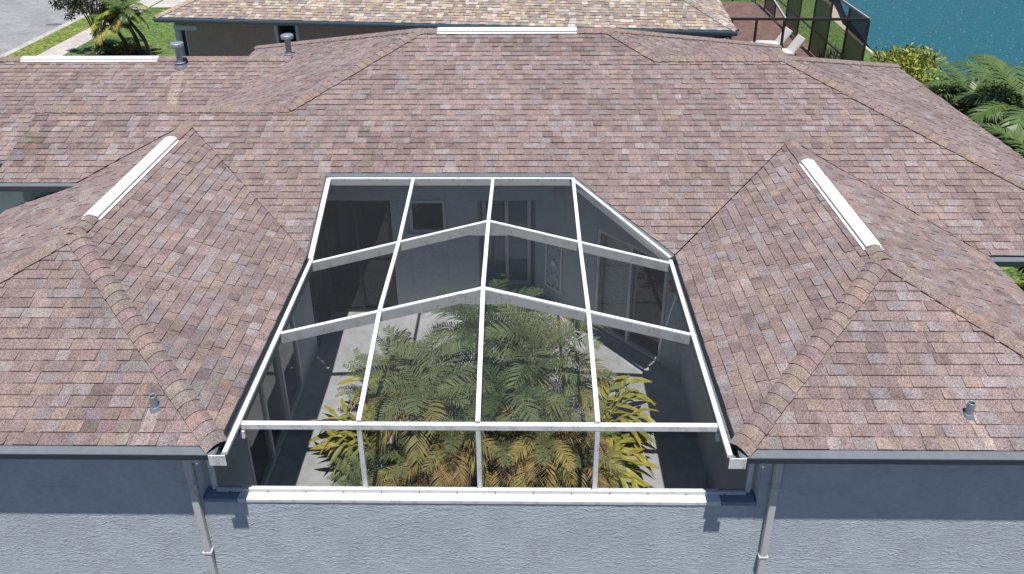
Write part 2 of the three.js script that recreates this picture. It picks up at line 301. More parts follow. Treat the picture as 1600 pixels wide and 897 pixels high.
// ---------------------------------------------------------------- the house
const house = thing('house', 'blue-grey stucco house with brown shingle roof wrapped round a screened courtyard', 'house');
const S = 0.3757, xL = -3.10, xR = 2.51, zm = -3.76, zb = -5.36;
{
  const under = [], pieces = [];
  const F = [0, 1];
  const pipeStreak = (u0, v0, u1, v1, w0, w1, k, c = [0.52, 0.40, 0.36]) => ({ u0, v0, u1, v1, w0, w1, k, c });
  const nS = Math.hypot(1, S), qs = 0.22, nQ = Math.hypot(1, qs);
  const planes = [
    { id: 'P', D: F, d0: zm, h0: E, s: S, poly: [[-8.72, -5.16], [-7.28, -5.16], [-5.86, -6.535], [-3.112, -3.787], [-3.10, zb], [0.98, zb], [2.50, -3.79], [4.852, -6.122], [7.2, -3.782], [9.76, zm], [5.29, -8.23], [2.80, -8.23], [1.94, -9.09], [-1.91, -9.09], [-4.12, -6.87], [-8.72, -6.87]],
      blots: [{ u: 0.9, v: 5.3, a: 1.3, b: 0.5, k: 0.22 }, { u: -3.0, v: 2.0, a: 0.7, b: 1.1, k: 0.16 }, { u: -8.55, v: 2.5, a: 0.3, b: 0.7, k: 0.3 }] },
    { id: 'Q', D: F, d0: -8.05, h0: E - 0.453, s: S, poly: [[-16, -8.05], [-6.0, -8.05], [-5.0, -11.2], [-16, -11.2]], streaks: [pipeStreak(-7.86, 2.95, -7.60, 1.3, 0.2, 0.26, 0.75)] },
    { D: [0, -1], d0: 14.35, h0: E - 0.453, s: S, poly: [[-16, -11.2], [-5.0, -11.2], [-5.0, -14.35], [-16, -14.35]] },
    { D: [0, -1], d0: 9.984, h0: E, s: S, poly: [[-8.72, -6.87], [-4.1, -6.87], [-5.4, -9.2], [-8.72, -9.2]] },
    // west hip of the main roof, its back slope and east hip
    { D: [-1, 0], d0: 7.245, h0: E, s: S, poly: [[-1.91, -9.09], [-4.12, -6.87], [-7.2, -6.87], [-7.24, -14.42]] },
    { D: [0, -1], d0: 14.42, h0: E, s: S, poly: [[-1.91, -9.09], [1.94, -9.09], [7.27, -14.42], [-7.24, -14.42]] },
    { D: [1, 0], d0: 7.27, h0: E, s: S, poly: [[1.94, -9.09], [2.80, -8.23], [5.6, -8.23], [7.27, -10.2], [7.27, -14.42]] },
    // right end
    { D: [0, -1], d0: 12.70, h0: E, s: S, poly: [[2.80, -8.23], [5.29, -8.23], [9.76, -12.70], [5.3, -12.70]] },
    { id: 'E', D: [1, 0], d0: 9.76, h0: E, s: S, poly: [[5.29, -8.23], [9.76, -3.76], [9.76, -12.70]] },
    // left wing
    { D: [1, 0], d0: xL, h0: E, s: S, poly: [[xL, 0], [xL, -3.765], [-5.852, -6.51], [-5.852, -2.68]], blots: [{ u: 1.2, v: 0.6, a: 0.8, b: 0.7, k: 0.14 }] },
    { D: F, d0: 0, h0: E, s: 0.3858, poly: [[xL, 0], [-5.852, -2.68], [-8.604, 0]], streaks: [pipeStreak(-3.92, 0.40, -3.93, 0.0, 0.10, 0.2, 0.45, [0.56, 0.47, 0.43])], blots: [{ u: -4.2, v: 0.25, a: 0.7, b: 0.3, k: 0.22 }] },
    { D: [-1, 0], d0: 8.604, h0: E, s: S, poly: [[-8.604, 0], [-5.852, -2.68], [-5.852, -6.51], [-7.28, -5.2], [-8.604, -5.2]] },
    // right wing
    { D: [-1, 0], d0: -xR, h0: E, s: S, poly: [[xR, 0], [xR, -3.775], [4.853, -6.10], [4.853, -2.34]] },
    { D: F, d0: 0, h0: E, s: 0.3762, poly: [[xR, 0], [4.853, -2.34], [7.196, 0]], streaks: [pipeStreak(5.09, 0.38, 5.18, 0.0, 0.13, 0.12, 0.7, [0.60, 0.47, 0.40])] },
    { D: [1, 0], d0: 7.196, h0: E, s: S, poly: [[7.196, 0], [4.853, -2.34], [4.853, -6.10], [7.196, -3.76]] },
  ];
  for (const p of planes) roofPlane(p, brownRoof, pieces, under);
  const roof = mesh('roof', under, M.underlay, house);
  // the 300 pieces that show largest become single meshes
  const q = V();
  for (const p of pieces) { q.copy(p.mid).project(camera); const dist = p.mid.distanceTo(camera.position), face = p.N.dot(camera.position.clone().sub(p.mid).normalize());
    p.score = (Math.abs(q.x) < 0.97 && Math.abs(q.y) < 0.97) ? p.area * Math.max(0, face) / (dist * dist) : 0; }
  const order = pieces.slice().sort((a, b) => b.score - a.score), single = new Set(order.slice(0, 300));
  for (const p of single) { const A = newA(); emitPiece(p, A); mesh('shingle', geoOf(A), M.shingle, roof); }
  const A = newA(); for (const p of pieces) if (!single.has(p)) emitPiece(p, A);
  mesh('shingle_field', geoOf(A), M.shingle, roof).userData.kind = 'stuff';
  console.log('shingles', pieces.length);
  // caps
  const nF = V(0, 1, S).normalize(), nB = V(0, 1, -S).normalize(), nE = V(S, 1, 0).normalize(), nW = V(-S, 1, 0).normalize();
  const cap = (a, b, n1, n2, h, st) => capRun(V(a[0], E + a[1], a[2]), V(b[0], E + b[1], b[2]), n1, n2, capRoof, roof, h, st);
  const hL = S * 2.752, hR = S * 2.343;
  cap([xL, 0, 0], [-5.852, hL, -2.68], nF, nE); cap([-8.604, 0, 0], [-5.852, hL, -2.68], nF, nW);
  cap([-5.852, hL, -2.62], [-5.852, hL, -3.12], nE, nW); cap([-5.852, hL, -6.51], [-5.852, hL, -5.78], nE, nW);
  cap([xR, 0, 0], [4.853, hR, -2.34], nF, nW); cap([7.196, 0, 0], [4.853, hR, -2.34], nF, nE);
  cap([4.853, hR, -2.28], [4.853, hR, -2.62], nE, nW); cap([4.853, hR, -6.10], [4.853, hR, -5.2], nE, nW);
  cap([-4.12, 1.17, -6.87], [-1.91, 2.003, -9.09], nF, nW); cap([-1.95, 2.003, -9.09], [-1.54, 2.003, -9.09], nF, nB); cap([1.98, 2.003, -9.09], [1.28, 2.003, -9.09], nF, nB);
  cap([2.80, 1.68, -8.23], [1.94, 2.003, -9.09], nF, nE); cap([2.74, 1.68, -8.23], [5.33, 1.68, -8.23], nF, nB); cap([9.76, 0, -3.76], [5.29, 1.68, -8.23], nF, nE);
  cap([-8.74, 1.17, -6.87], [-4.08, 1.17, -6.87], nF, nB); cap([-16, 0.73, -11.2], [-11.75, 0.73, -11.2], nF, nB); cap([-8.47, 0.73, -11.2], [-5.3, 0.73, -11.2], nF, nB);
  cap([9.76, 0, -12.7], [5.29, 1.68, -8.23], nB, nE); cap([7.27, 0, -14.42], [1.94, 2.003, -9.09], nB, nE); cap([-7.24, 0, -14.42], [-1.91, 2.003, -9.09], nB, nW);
  // metal ridge vents: a shallow raised hood with an open slot along each side
  const ventRun = (a, b) => { const ax = V(E, 0, 0); const A0 = V(a[0], E + a[1], a[2]), B0 = V(b[0], E + b[1], b[2]), d = B0.clone().sub(A0).normalize(), out = [d.z, -d.x];
    const g = profile(A0, B0, out, [[-0.105, -0.004], [-0.09, 0.020], [0, 0.048], [0.09, 0.020], [0.105, -0.004], [0.103, 0.014], [0.092, 0.027], [0, 0.056], [-0.092, 0.027], [-0.103, 0.014]]);
    const v = mesh('ridge_vent', g, M.vent, house);
    mesh('vent_baffle', [profile(A0, B0, out, [[-0.085, -0.05], [0.085, -0.05], [0.078, 0.012], [0, 0.040], [-0.078, 0.012]])], M.galv, v);
    mesh('vent_flange', [profile(A0, B0, out, [[-0.135, -0.044], [-0.09, -0.026], [-0.09, -0.018], [-0.135, -0.036]]), profile(A0, B0, out, [[0.135, -0.044], [0.135, -0.036], [0.09, -0.018], [0.09, -0.026]])], M.vent, v); };
  ventRun([-5.852, hL + 0.01, -3.10], [-5.852, hL + 0.01, -5.80]); ventRun([4.853, hR + 0.01, -2.60], [4.853, hR + 0.01, -5.22]);
  ventRun([-1.55, 2.02, -9.09], [1.29, 2.02, -9.09]); ventRun([-11.75, 0.745, -11.2], [-8.47, 0.745, -11.2]);
  // plumbing vents and flues
  const pipe = (x, z, y, prof, mat, foot, name) => { const g = new THREE.LatheGeometry(prof.map(r => new THREE.Vector2(...r)), 20); g.translate(x, y, z); const m = mesh(name, g, mat, house);
    const f = new THREE.LatheGeometry(foot.map(r => new THREE.Vector2(...r)), 20); f.translate(x, y, z); mesh('flashing', f, M.lead, m); };
  const vp = [[0.04, -0.05], [0.04, 0.17], [0.038, 0.176], [0.031, 0.176], [0.029, 0.17], [0.029, 0.02]], ft = [[0.075, -0.04], [0.06, 0.0], [0.049, 0.02], [0.047, 0.03], [0.04, 0.03]];
  pipe(-3.91, -0.40, E + 0.155, vp, M.galv, ft, 'plumbing_vent'); pipe(5.09, -0.37, E + 0.14, vp, M.galv, ft, 'plumbing_vent');
  const flue = [[0.055, -0.1], [0.055, 0.36], [0.06, 0.37], [0.115, 0.37], [0.12, 0.385], [0.12, 0.43], [0.11, 0.445], [0, 0.455]], fft = [[0.13, -0.05], [0.12, 0.02], [0.075, 0.06], [0.095, 0.065], [0.095, 0.085], [0.06, 0.09]];
  const big = k => k.map(q => [q[0] * 1.25, q[1] * 1.3]); pipe(-7.86, -10.92, E + 0.63, big(flue), M.galv, big(fft), 'flue_pipe'); pipe(-5.48, -11.6, E + 0.62, big(flue), M.galv, big(fft), 'flue_pipe');

  // fascia, gutters and soffits
  const gut = [[0, 0], [0, -0.125], [0.070, -0.125], [0.078, -0.075], [0.100, -0.050], [0.104, -0.016], [0.112, -0.012], [0.112, -0.002], [0.098, -0.002], [0.095, -0.012]];
  const gutter = (a, b, out, mat) => mesh('gutter', profile(V(a[0], E + a[1] - 0.005, a[2]), V(b[0], E + b[1] - 0.005, b[2]), out, gut), mat, house);
  const fascia = (a, b, out) => mesh('fascia', profile(V(a[0], E + a[1], a[2]), V(b[0], E + b[1], b[2]), out, [[-0.025, -0.014], [-0.025, -0.16], [-0.003, -0.16], [-0.003, -0.014]]), M.trim, house);
  fascia([-8.6, 0, 0], [xL, 0, 0], [0, 1]); gutter([-8.6, 0, 0], [xL + 0.02, 0, 0], [0, 1], M.trim);
  fascia([xR, 0, 0], [7.19, 0, 0], [0, 1]); gutter([xR - 0.02, 0, 0], [7.19, 0, 0], [0, 1], M.trim);
  fascia([xL, 0, -0.03], [xL, 0, zm], [1, 0]); fascia([xR, 0, zm], [xR, 0, -0.03], [-1, 0]);
  const side = [[0, 0.0], [0, -0.13], [0.13, -0.13], [0.13, 0.0], [0.085, 0.0], [0.085, -0.008], [0.122, -0.012], [0.122, -0.122], [0.008, -0.122], [0.008, 0]];
  const sg = (a, b, out) => { mesh('gutter', profile(V(a[0], E + a[1], a[2]), V(b[0], E + b[1], b[2]), out, side), M.trim, house); };
  sg([xL, 0, 0.13], [xL, 0, -3.74], [1, 0]); sg([xR, 0, -3.72], [xR, 0, 0.13], [-1, 0]);
  mesh('gutter_end', [rbox(xL - 0.045, xL + 0.14, E - 0.135, E + 0.012, 0.128, 0.140), rbox(xR - 0.14, xR + 0.045, E - 0.135, E + 0.012, 0.128, 0.140)][0], M.white, house);
  mesh('gutter_end', rbox(xR - 0.14, xR + 0.045, E - 0.135, E + 0.012, 0.128, 0.140), M.white, house);
  const hb = S * (zm - zb);
  // cut edges of the main slope round the courtyard
  const slopeEdge = (a, b, out, mat, pr) => { const A = V(a[0], E + a[1], a[2]), B = V(b[0], E + b[1], b[2]); return profile(A, B, out, pr); };
  const metal = [[-0.02, -0.010], [-0.02, -0.15], [0.05, -0.15], [0.05, -0.02], [0.03, -0.012]];
  mesh('gutter', slopeEdge([xL, 0.0, zm], [xL, hb, zb], [1, 0], 0, [[-0.02, -0.012], [-0.02, -0.13], [0.05, -0.13], [0.05, -0.02], [0.035, -0.02], [0.03, -0.06], [0.0, -0.06], [0.0, -0.012]]), M.trim, house);
  mesh('gutter', slopeEdge([xL - 0.02, hb, zb], [1.0, hb, zb], [0, 1], 0, gut), M.trim, house);
  fascia([xL, hb, zb], [1.0, hb, zb], [0, 1]);
  { const o = [-0.707, 0.707]; mesh('gutter', slopeEdge([0.98, hb, zb], [2.50, 0.0, -3.80], o, 0, gut), M.trim, house); mesh('fascia', slopeEdge([0.98, hb, zb], [2.50, 0.0, -3.80], o, 0, [[-0.025, -0.014], [-0.025, -0.16], [-0.003, -0.16], [-0.003, -0.014]]), M.trim, house); }
  // left notch and right porch eaves
  const hn = S * (zm + 5.16);
  gutter([-8.74, hn, -5.16], [-7.20, hn, -5.16], [0, 1], M.trim); gutter([-16, -0.453, -8.05], [-8.7, -0.453, -8.05], [0, 1], M.trim); mesh('rake_board', profile(V(-8.72, E + hn, -5.16), V(-8.72, E + 1.168, -6.87), [-1, 0], [[-0.005, -0.014], [-0.005, -0.16], [0.02, -0.16], [0.02, -0.014]]), M.trim, house); fascia([-8.72, hn, -5.16], [-7.24, hn, -5.16], [0, 1]);
  mesh('fascia', profile(V(-8.604, E, 0), V(-8.604, E, -5.2), [-1, 0], [[-0.025, -0.014], [-0.025, -0.16], [0, -0.16], [0, -0.014]]), M.trim, house);
  mesh('fascia', profile(V(-8.604, E, -5.2), V(-7.28, E + 0.497, -5.2), [0, -1], [[-0.025, -0.014], [-0.025, -0.16], [0, -0.16], [0, -0.014]]), M.trim, house);
  gutter([7.1, 0, zm], [9.76, 0, zm], [0, 1], M.trim); fascia([7.2, 0, zm], [9.76, 0, zm], [0, 1]);
  mesh('fascia', profile(V(7.196, E, 0), V(7.196, E, zm), [1, 0], [[-0.025, -0.014], [-0.025, -0.16], [0, -0.16], [0, -0.014]]), M.trim, house);
  mesh('soffit', box(-8.57, -3.13, E - 0.165, E - 0.15, -0.24, -0.03), M.paint, house);
  mesh('soffit', box(2.54, 7.16, E - 0.165, E - 0.15, -0.24, -0.03), M.paint, house);
  mesh('soffit', box(-3.55, -3.13, E - 0.165, E - 0.15, -3.8, -0.245), M.paint, house);
  mesh('soffit', box(2.54, 2.92, E - 0.165, E - 0.15, -3.8, -0.245), M.paint, house);

  // walls (outer faces as in the photograph, 0.2 m thick)
  const W = (x0, x1, y0, y1, z0, z1) => mesh('wall', box(x0, x1, y0, y1, z0, z1), M.stucco, house);
  const top = E - 0.168;
  W(-8.3, -3.5, 0, top, -0.4, -0.2); W(2.87, 6.9, 0, top, -0.4, -0.2);
  const yS = E - 1.064;
  W(-3.498, 2.868, 0, yS, -0.40, -0.198);                        // low courtyard wall
  mesh('wall_sill', rbox(-3.10, 2.47, yS + 0.002, yS + 0.062, -0.385, -0.188, 0.012), M.white, house);
  mesh('wall_sill', rbox(-3.495, -3.103, yS + 0.002, yS + 0.060, -0.385, -0.189, 0.012), M.paint, house);  // left end of the white sill, its eave shade painted as darker blue
  mesh('wall_sill', rbox(2.473, 2.865, yS + 0.002, yS + 0.060, -0.385, -0.189, 0.012), M.paint, house);  // right end likewise: shade on the white sill put into the colour
  // left wing, courtyard side with a three-panel sliding door
  W(-3.7, -3.5, 0, top, -1.5, -0.402); W(-3.7, -3.5, 2.1, top, -3.9, -1.502); W(-3.7, -3.5, 0, top, -4.9, -3.902); W(-3.7, -3.5, 2.35, top, -6.6, -4.902);
  W(2.87, 3.07, 0, top, -4.2, -0.402);
  // back wall with window, dark corner opening and entry alcove
  const yB = E + 0.05, zB = -5.95;
  W(-3.498, -2.2, 2.46, yB, zB - 0.2, zB);
  W(-2.2, -1.87, 0, yB, zB - 0.2, zB + 0.002); W(-1.868, -1.2, 0, 1.80, zB - 0.2, zB); W(-1.868, -1.2, 2.47, yB, zB - 0.2, zB); W(-1.198, -0.63, 0, yB, zB - 0.2, zB);
  W(-0.628, 0.75, 2.46, yB, zB - 0.2, zB - 0.002);
  W(-0.83, -0.63, 0, yB, -6.95, zB - 0.202);
  W(-0.83, 0.45, 0, yB, -7.15, -6.952);
  // diagonal wall between the back wall and the right wing
  const diag = (t0, t1, y0, y1, th = 0.2, name = 'wall', mat = M.stucco, off = 0, parent = house) => { const a = V(2.87, 0, -4.21), d = V(-0.7071, 0, -0.7071), nrm = V(0.7071, 0, -0.7071); const g = new THREE.BoxGeometry(t1 - t0, y1 - y0, th); boxUV(g);
    g.applyMatrix4(new THREE.Matrix4().makeBasis(d, V(0, 1, 0), nrm.clone()).setPosition(a.clone().addScaledVector(d, (t0 + t1) / 2).addScaledVector(nrm, th / 2 + off).add(V(0, (y0 + y1) / 2, 0)))); return mesh(name, g, mat, parent); };
  diag(0, 0.40, 0, top); diag(1.92, 3.45, 0, E + 0.3); diag(0.402, 1.918, 2.12, E + 0.2);
  // outer walls at the back and sides
  W(6.9, 7.1, 0, top, -14.1, -0.402); W(-6.9, 6.898, 0, top, -14.1, -13.9); W(-15.8, -6.902, 0, E - 0.62, -14.0, -13.8); W(-15.8, -15.6, 0, E - 0.62, -13.798, -8.502); W(-15.8, -8.502, 0, E - 0.62, -8.5, -8.3);
  W(-8.5, -8.3, 0, E + 0.3, -9.1, -5.5); W(-8.298, -7.0, 0, E + 0.36, -5.7, -5.502); W(-8.3, -8.1, 0, top, -5.498, -0.402);
  mesh('room_floor', [sheet([[-15.6, -13.8], [6.9, -13.8], [6.9, -7.2], [-15.6, -7.2]], 0.006), sheet([[-8.1, -7.2], [-3.7, -7.2], [-3.7, -0.4], [-8.1, -0.4]], 0.006), sheet([[3.1, -7.2], [6.9, -7.2], [6.9, -0.4], [3.1, -0.4]], 0.006)], M.room, house);
  // windows and doors
  const frameBars = (a, b, y0, y1, w, dpt, mid = 0) => { const gs = [bar(V(a.x, y0 + w / 2, a.z), V(b.x, y0 + w / 2, b.z), dpt, w), bar(V(a.x, y1 - w / 2, a.z), V(b.x, y1 - w / 2, b.z), dpt, w)]; const d = b.clone().sub(a), L = d.length(); d.normalize();
    for (const t of [w / 2, L - w / 2, ...Array.from({ length: mid }, (_, k) => L * (k + 1) / (mid + 1))]) { const p = a.clone().addScaledVector(d, t); const g = new RoundedBoxGeometry(w, y1 - y0 - 2 * w, dpt, 1, 0.004); boxUV(g); g.applyMatrix4(new THREE.Matrix4().makeBasis(d, V(0, 1, 0), d.clone().cross(V(0, 1, 0))).setPosition(p.x, (y0 + y1) / 2, p.z)); gs.push(g); } return gs.map(g => boxUV(g)); };
  const opening = (name, a, b, y0, y1, w, mid, frameMat, n) => { const A = V(...a), B = V(...b), L = A.distanceTo(B), d = B.clone().sub(A).normalize(); const root = mesh(name, frameBars(A, B, y0, y1, w, 0.09, mid), frameMat, house);
    for (let k = 0; k <= mid; k++) { const p = A.clone().addScaledVector(d, L * k / (mid + 1) + w * 0.4), q = A.clone().addScaledVector(d, L * (k + 1) / (mid + 1) - w * 0.4); const off = n.clone().multiplyScalar(k % 2 ? -0.02 : 0.012); p.add(off); q.add(off);
      mesh('pane', poly3([V(p.x, y0 + w * 0.6, p.z), V(q.x, y0 + w * 0.6, q.z), V(q.x, y1 - w * 0.6, q.z), V(p.x, y1 - w * 0.6, p.z)]), M.glass, root); } return root; };
  opening('sliding_door', [-3.53, 0, -1.5], [-3.53, 0, -3.9], 0.03, 2.1, 0.06, 2, M.white, V(1, 0, 0));
  opening('corner_sliding_door', [-3.53, 0, -4.92], [-3.53, 0, -5.93], 0.03, 2.35, 0.05, 0, M.bronze, V(1, 0, 0));
  opening('corner_sliding_door', [-3.50, 0, zB - 0.06], [-2.22, 0, zB - 0.06], 0.03, 2.46, 0.05, 1, M.bronze, V(0, 0, 1));
  const win = opening('window', [-1.865, 0, zB - 0.03], [-1.203, 0, zB - 0.03], 1.80, 2.47, 0.055, 0, M.white, V(0, 0, 1));
  mesh('window_sill', rbox(-1.92, -1.15, 1.745, 1.795, zB + 0.002, zB + 0.06), M.white, win);
  opening('entry_door', [-0.60, 0, -6.90], [0.35, 0, -6.90], 0.03, 2.2, 0.07, 1, M.white, V(0, 0, 1));
  const dA = [2.87 - 0.7071 * 0.41 + 0.03, 0, -4.21 - 0.7071 * 0.41 - 0.03], dB = [2.87 - 0.7071 * 1.91 + 0.03, 0, -4.21 - 0.7071 * 1.91 - 0.03];
  const sd = opening('patio_door', dB, dA, 0.03, 2.12, 0.06, 1, M.white, V(-0.707, 0, 0.707));
  // blinds behind the left leaf of the diagonal door
  { const gs = []; const a = V(...dB).add(V(0.12, 0, -0.12)), d = V(0.7071, 0, 0.7071); for (let k = 0; k < 40; k++) { const y = 0.15 + k * 0.048; const p = a.clone().addScaledVector(d, 0.06), q = a.clone().addScaledVector(d, 0.74); gs.push(bar(V(p.x, y, p.z), V(q.x, y, q.z), 0.035, 0.03, 0.002)); } const bl = mesh('blind_slats', gs, M.blind, sd); bl.userData.kind = 'stuff'; }
  for (const [x, y, z, r] of [[-3.44, E - 0.95, -4.25, 0], [2.66, E - 1.0, -4.42, 0.785]]) { const l = mesh('wall_lantern', new THREE.LatheGeometry([[0.0, -0.12], [0.05, -0.10], [0.06, 0.05], [0.08, 0.06], [0.03, 0.11], [0, 0.13]].map(q => new THREE.Vector2(...q)), 6), std(lin(0.30, 0.12, 0.05), 0.5, { metalness: 0.4 }), house); l.position.set(x, y, z); }
  // downspouts
  const spout = (x, gx, sgn) => { const g = [bar(V(gx, E - 0.150, 0.055), V(x + sgn * 0.02, E - 0.185, -0.10), 0.062, 0.082, 0.014), bar(V(x + sgn * 0.035, E - 0.172, -0.085), V(x - sgn * 0.0, E - 0.27, -0.152), 0.064, 0.084, 0.016)];
    const v = new RoundedBoxGeometry(0.085, E - 0.28, 0.064, 2, 0.014); v.translate(x, (E - 0.26) / 2 + 0.01, -0.160); g.push(boxUV(v)); const m = mesh('downspout', g, M.spout, house);
    for (const y of [1.95, 0.85]) mesh('strap', rbox(x - 0.055, x + 0.055, y, y + 0.035, -0.2, -0.122, 0.004), M.spout, m); mesh('joint', rbox(x - 0.046, x + 0.046, E - 0.66, E - 0.645, -0.196, -0.124, 0.004), M.spout, m); };
  spout(-3.56, -3.30, 1); spout(3.03, 2.74, -1);
  // porch posts under the right end
  for (const [x, z] of [[9.5, -4.05], [8.35, -4.05], [9.5, -7], [9.5, -10]]) mesh('porch_post', rbox(x - 0.05, x + 0.05, 0, E - 0.15, z - 0.05, z + 0.05), M.bronze, house);
  mesh('porch_rail', bar(V(7.1, E - 0.24, -4.05), V(9.5, E - 0.24, -4.05), 0.05, 0.1), M.bronze, house);
}
structure('patio_floor', sheet([[-3.52, -0.4], [2.88, -0.4], [2.88, -4.2], [0.5, -6.6], [0.5, -7], [-0.7, -7], [-0.7, -6.0], [-3.9, -6.6], [-3.9, -4.9], [-3.52, -4.9]], 0.012), M.floor);
structure('porch_floor', sheet([[7.1, -3.8], [9.7, -3.8], [9.7, -12.6], [7.1, -12.6]], 0.012), M.floor);

{ // ornate white panel standing against the diagonal wall
  const t = thing('wall_art', 'tall white openwork scroll panel on the diagonal courtyard wall', 'wall art', [0.775, 0.35, -6.26], Math.PI * -0.25 + Math.PI / 2 * 0);
  const w = 0.21, h = 1.18; mesh('frame', [rbox(-w, w, 0, 0.03, -0.012, 0.012), rbox(-w, w, h - 0.03, h, -0.012, 0.012), rbox(-w, -w + 0.03, 0.03, h - 0.03, -0.012, 0.012), rbox(w - 0.03, w, 0.03, h - 0.03, -0.012, 0.012)], M.ironWhite, t);
  const d = new THREE.CylinderGeometry(0.065, 0.065, 0.02, 4); d.rotateX(Math.PI / 2); d.translate(0, h / 2, 0); mesh('medallion', boxUV(d), M.ironWhite, t);
  for (const sx of [-1, 1]) for (const y0 of [0.05, 0.32, 0.64, 0.90]) { const pts = []; for (let k = 0; k <= 14; k++) { const a = k / 14; pts.push(V(sx * (0.03 + 0.13 * Math.sin(a * 3.1) * (1 - 0.35 * a)), y0 + 0.24 * a + 0.03 * Math.sin(a * 9), 0)); } mesh('scroll', boxUV(new THREE.TubeGeometry(new THREE.CatmullRomCurve3(pts), 18, 0.009, 5)), M.ironWhite, t); }
}
// ---------------------------------------------------------------- white screen enclosure over the courtyard
{
  const c = thing('screen_enclosure', 'white aluminium screen enclosure with peaked cross beams over the planted courtyard', 'screen enclosure', [-0.3, 0, -2.8]);
  const sh = g => { g.translate(0.3, 0, 2.8); return g; };
  const b = (name, p, q, w, h) => mesh(name, sh(bar(V(p[0], E + p[1], p[2]), V(q[0], E + q[1], q[2]), w, h)), M.white, c);
  const zf = -0.34, z2 = -1.90, z1 = -3.57, zk = -5.235, hk = 0.565, L0 = -3.0, R0 = 2.42, xs = [-1.63, -0.30, 1.03], pk = 0.73, md = 0.36;
  b('front_beam', [-2.98, -0.03, zf], [2.41, -0.03, zf], 0.06, 0.075);
  for (const x of xs) b('post', [x, -0.998, zf], [x, -0.07, zf], 0.055, 0.055);
  b('post', [-3.40, -0.998, zf], [-3.40, -0.17, zf], 0.05, 0.05); b('post', [2.80, -0.998, zf], [2.80, -0.17, zf], 0.05, 0.05);
  b('bracket', [-2.94, -0.19, zf + 0.02], [-2.94, -0.085, zf + 0.02], 0.05, 0.05); b('bracket', [2.37, -0.19, zf + 0.02], [2.37, -0.085, zf + 0.02], 0.05, 0.05);
  const rail = b('bottom_rail', [-3.37, -0.975, zf + 0.04], [2.77, -0.975, zf + 0.04], 0.03, 0.05); rail.material = M.spout;
  for (let k = 0; k < 14; k++) { const g = new THREE.CylinderGeometry(0.008, 0.008, 0.006, 8); g.rotateX(Math.PI / 2); g.translate(-3.2 + k * 0.44, E - 0.976, zf + 0.067); mesh('screw', sh(g), std(lin(0.12, 0.07, 0.045), 0.7), rail); }
  for (const z of [z2, z1]) { b('cross_beam', [L0, -0.075, z], [xs[1], pk - 0.075, z], 0.05, 0.155); b('cross_beam', [xs[1], pk - 0.075, z], [R0, -0.075, z], 0.05, 0.155);
    const pts = [[-0.27, -0.235], [0.27, -0.235], [0.27, -0.075], [0, -0.008], [-0.27, -0.075]]; const g = profile(V(xs[1], E + pk, z + 0.030), V(xs[1], E + pk, z + 0.026), [1, 0], pts); const pl = mesh('gusset_plate', sh(g), M.white, c);
    for (let k = 0; k < 16; k++) { const q = new THREE.CylinderGeometry(0.006, 0.006, 0.004, 6); q.rotateX(Math.PI / 2); q.translate(xs[1] + (k % 8 - 3.5) * 0.065, E + pk - 0.14 - (k > 7 ? 0.055 : 0), z + 0.033); mesh('rivet', sh(q), M.galv, pl); } }
  xs.forEach((x, i) => { const h = i === 1 ? pk : md; b('rafter', [x, 0.03, zf], [x, h + 0.028, z2], 0.055, 0.05); b('rafter', [x, h + 0.028, z2], [x, h + 0.028, z1], 0.055, 0.05); b('rafter', [x, h + 0.028, z1], [x, hk, zk], 0.055, 0.05); });
  b('side_rail', [-2.965, 0.025, 0.12], [-2.985, 0.025, -3.62], 0.055, 0.045); b('side_rail', [2.375, 0.025, 0.12], [2.40, 0.025, -3.60], 0.055, 0.045);
  b('side_rail', [-3.00, 0.03, -3.62], [-3.045, hk, zk], 0.075, 0.05); b('side_rail', [2.40, -0.02, -3.68], [1.0, hk - 0.05, zk], 0.05, 0.14); b('side_rail', [-3.05, hk - 0.05, zk], [1.0, hk - 0.05, zk], 0.045, 0.14);
  const scr = (pts) => mesh('screen_panel', sh(poly3(pts.map(p => V(p[0], E + p[1], p[2])))), M.screen, c);
  const X = [L0 + 0.03, ...xs, R0 - 0.03], h2 = [0.0, md, pk, md, 0.0];
  for (let i = 0; i < 4; i++) {
    const a = X[i], d = X[i + 1];
    scr([[a, -0.0, zf], [d, -0.0, zf], [d, h2[i + 1], z2], [a, h2[i], z2]]);
    scr([[a, h2[i], z2], [d, h2[i + 1], z2], [d, h2[i + 1], z1], [a, h2[i], z1]]);
    if (i < 3) scr([[a, h2[i], z1], [d, h2[i + 1], z1], [i === 2 ? 1.01 : d, hk, zk], [i ? a : -3.03, hk, zk]]); else scr([[a, h2[i], z1], [d, 0, z1], [1.02, hk, zk]]);
    scr([[i ? a : -3.38, -0.955, zf], [i < 3 ? d : 2.78, -0.955, zf], [i < 3 ? d : 2.78, -0.08, zf], [i ? a : -3.38, -0.08, zf]]);
  }
}

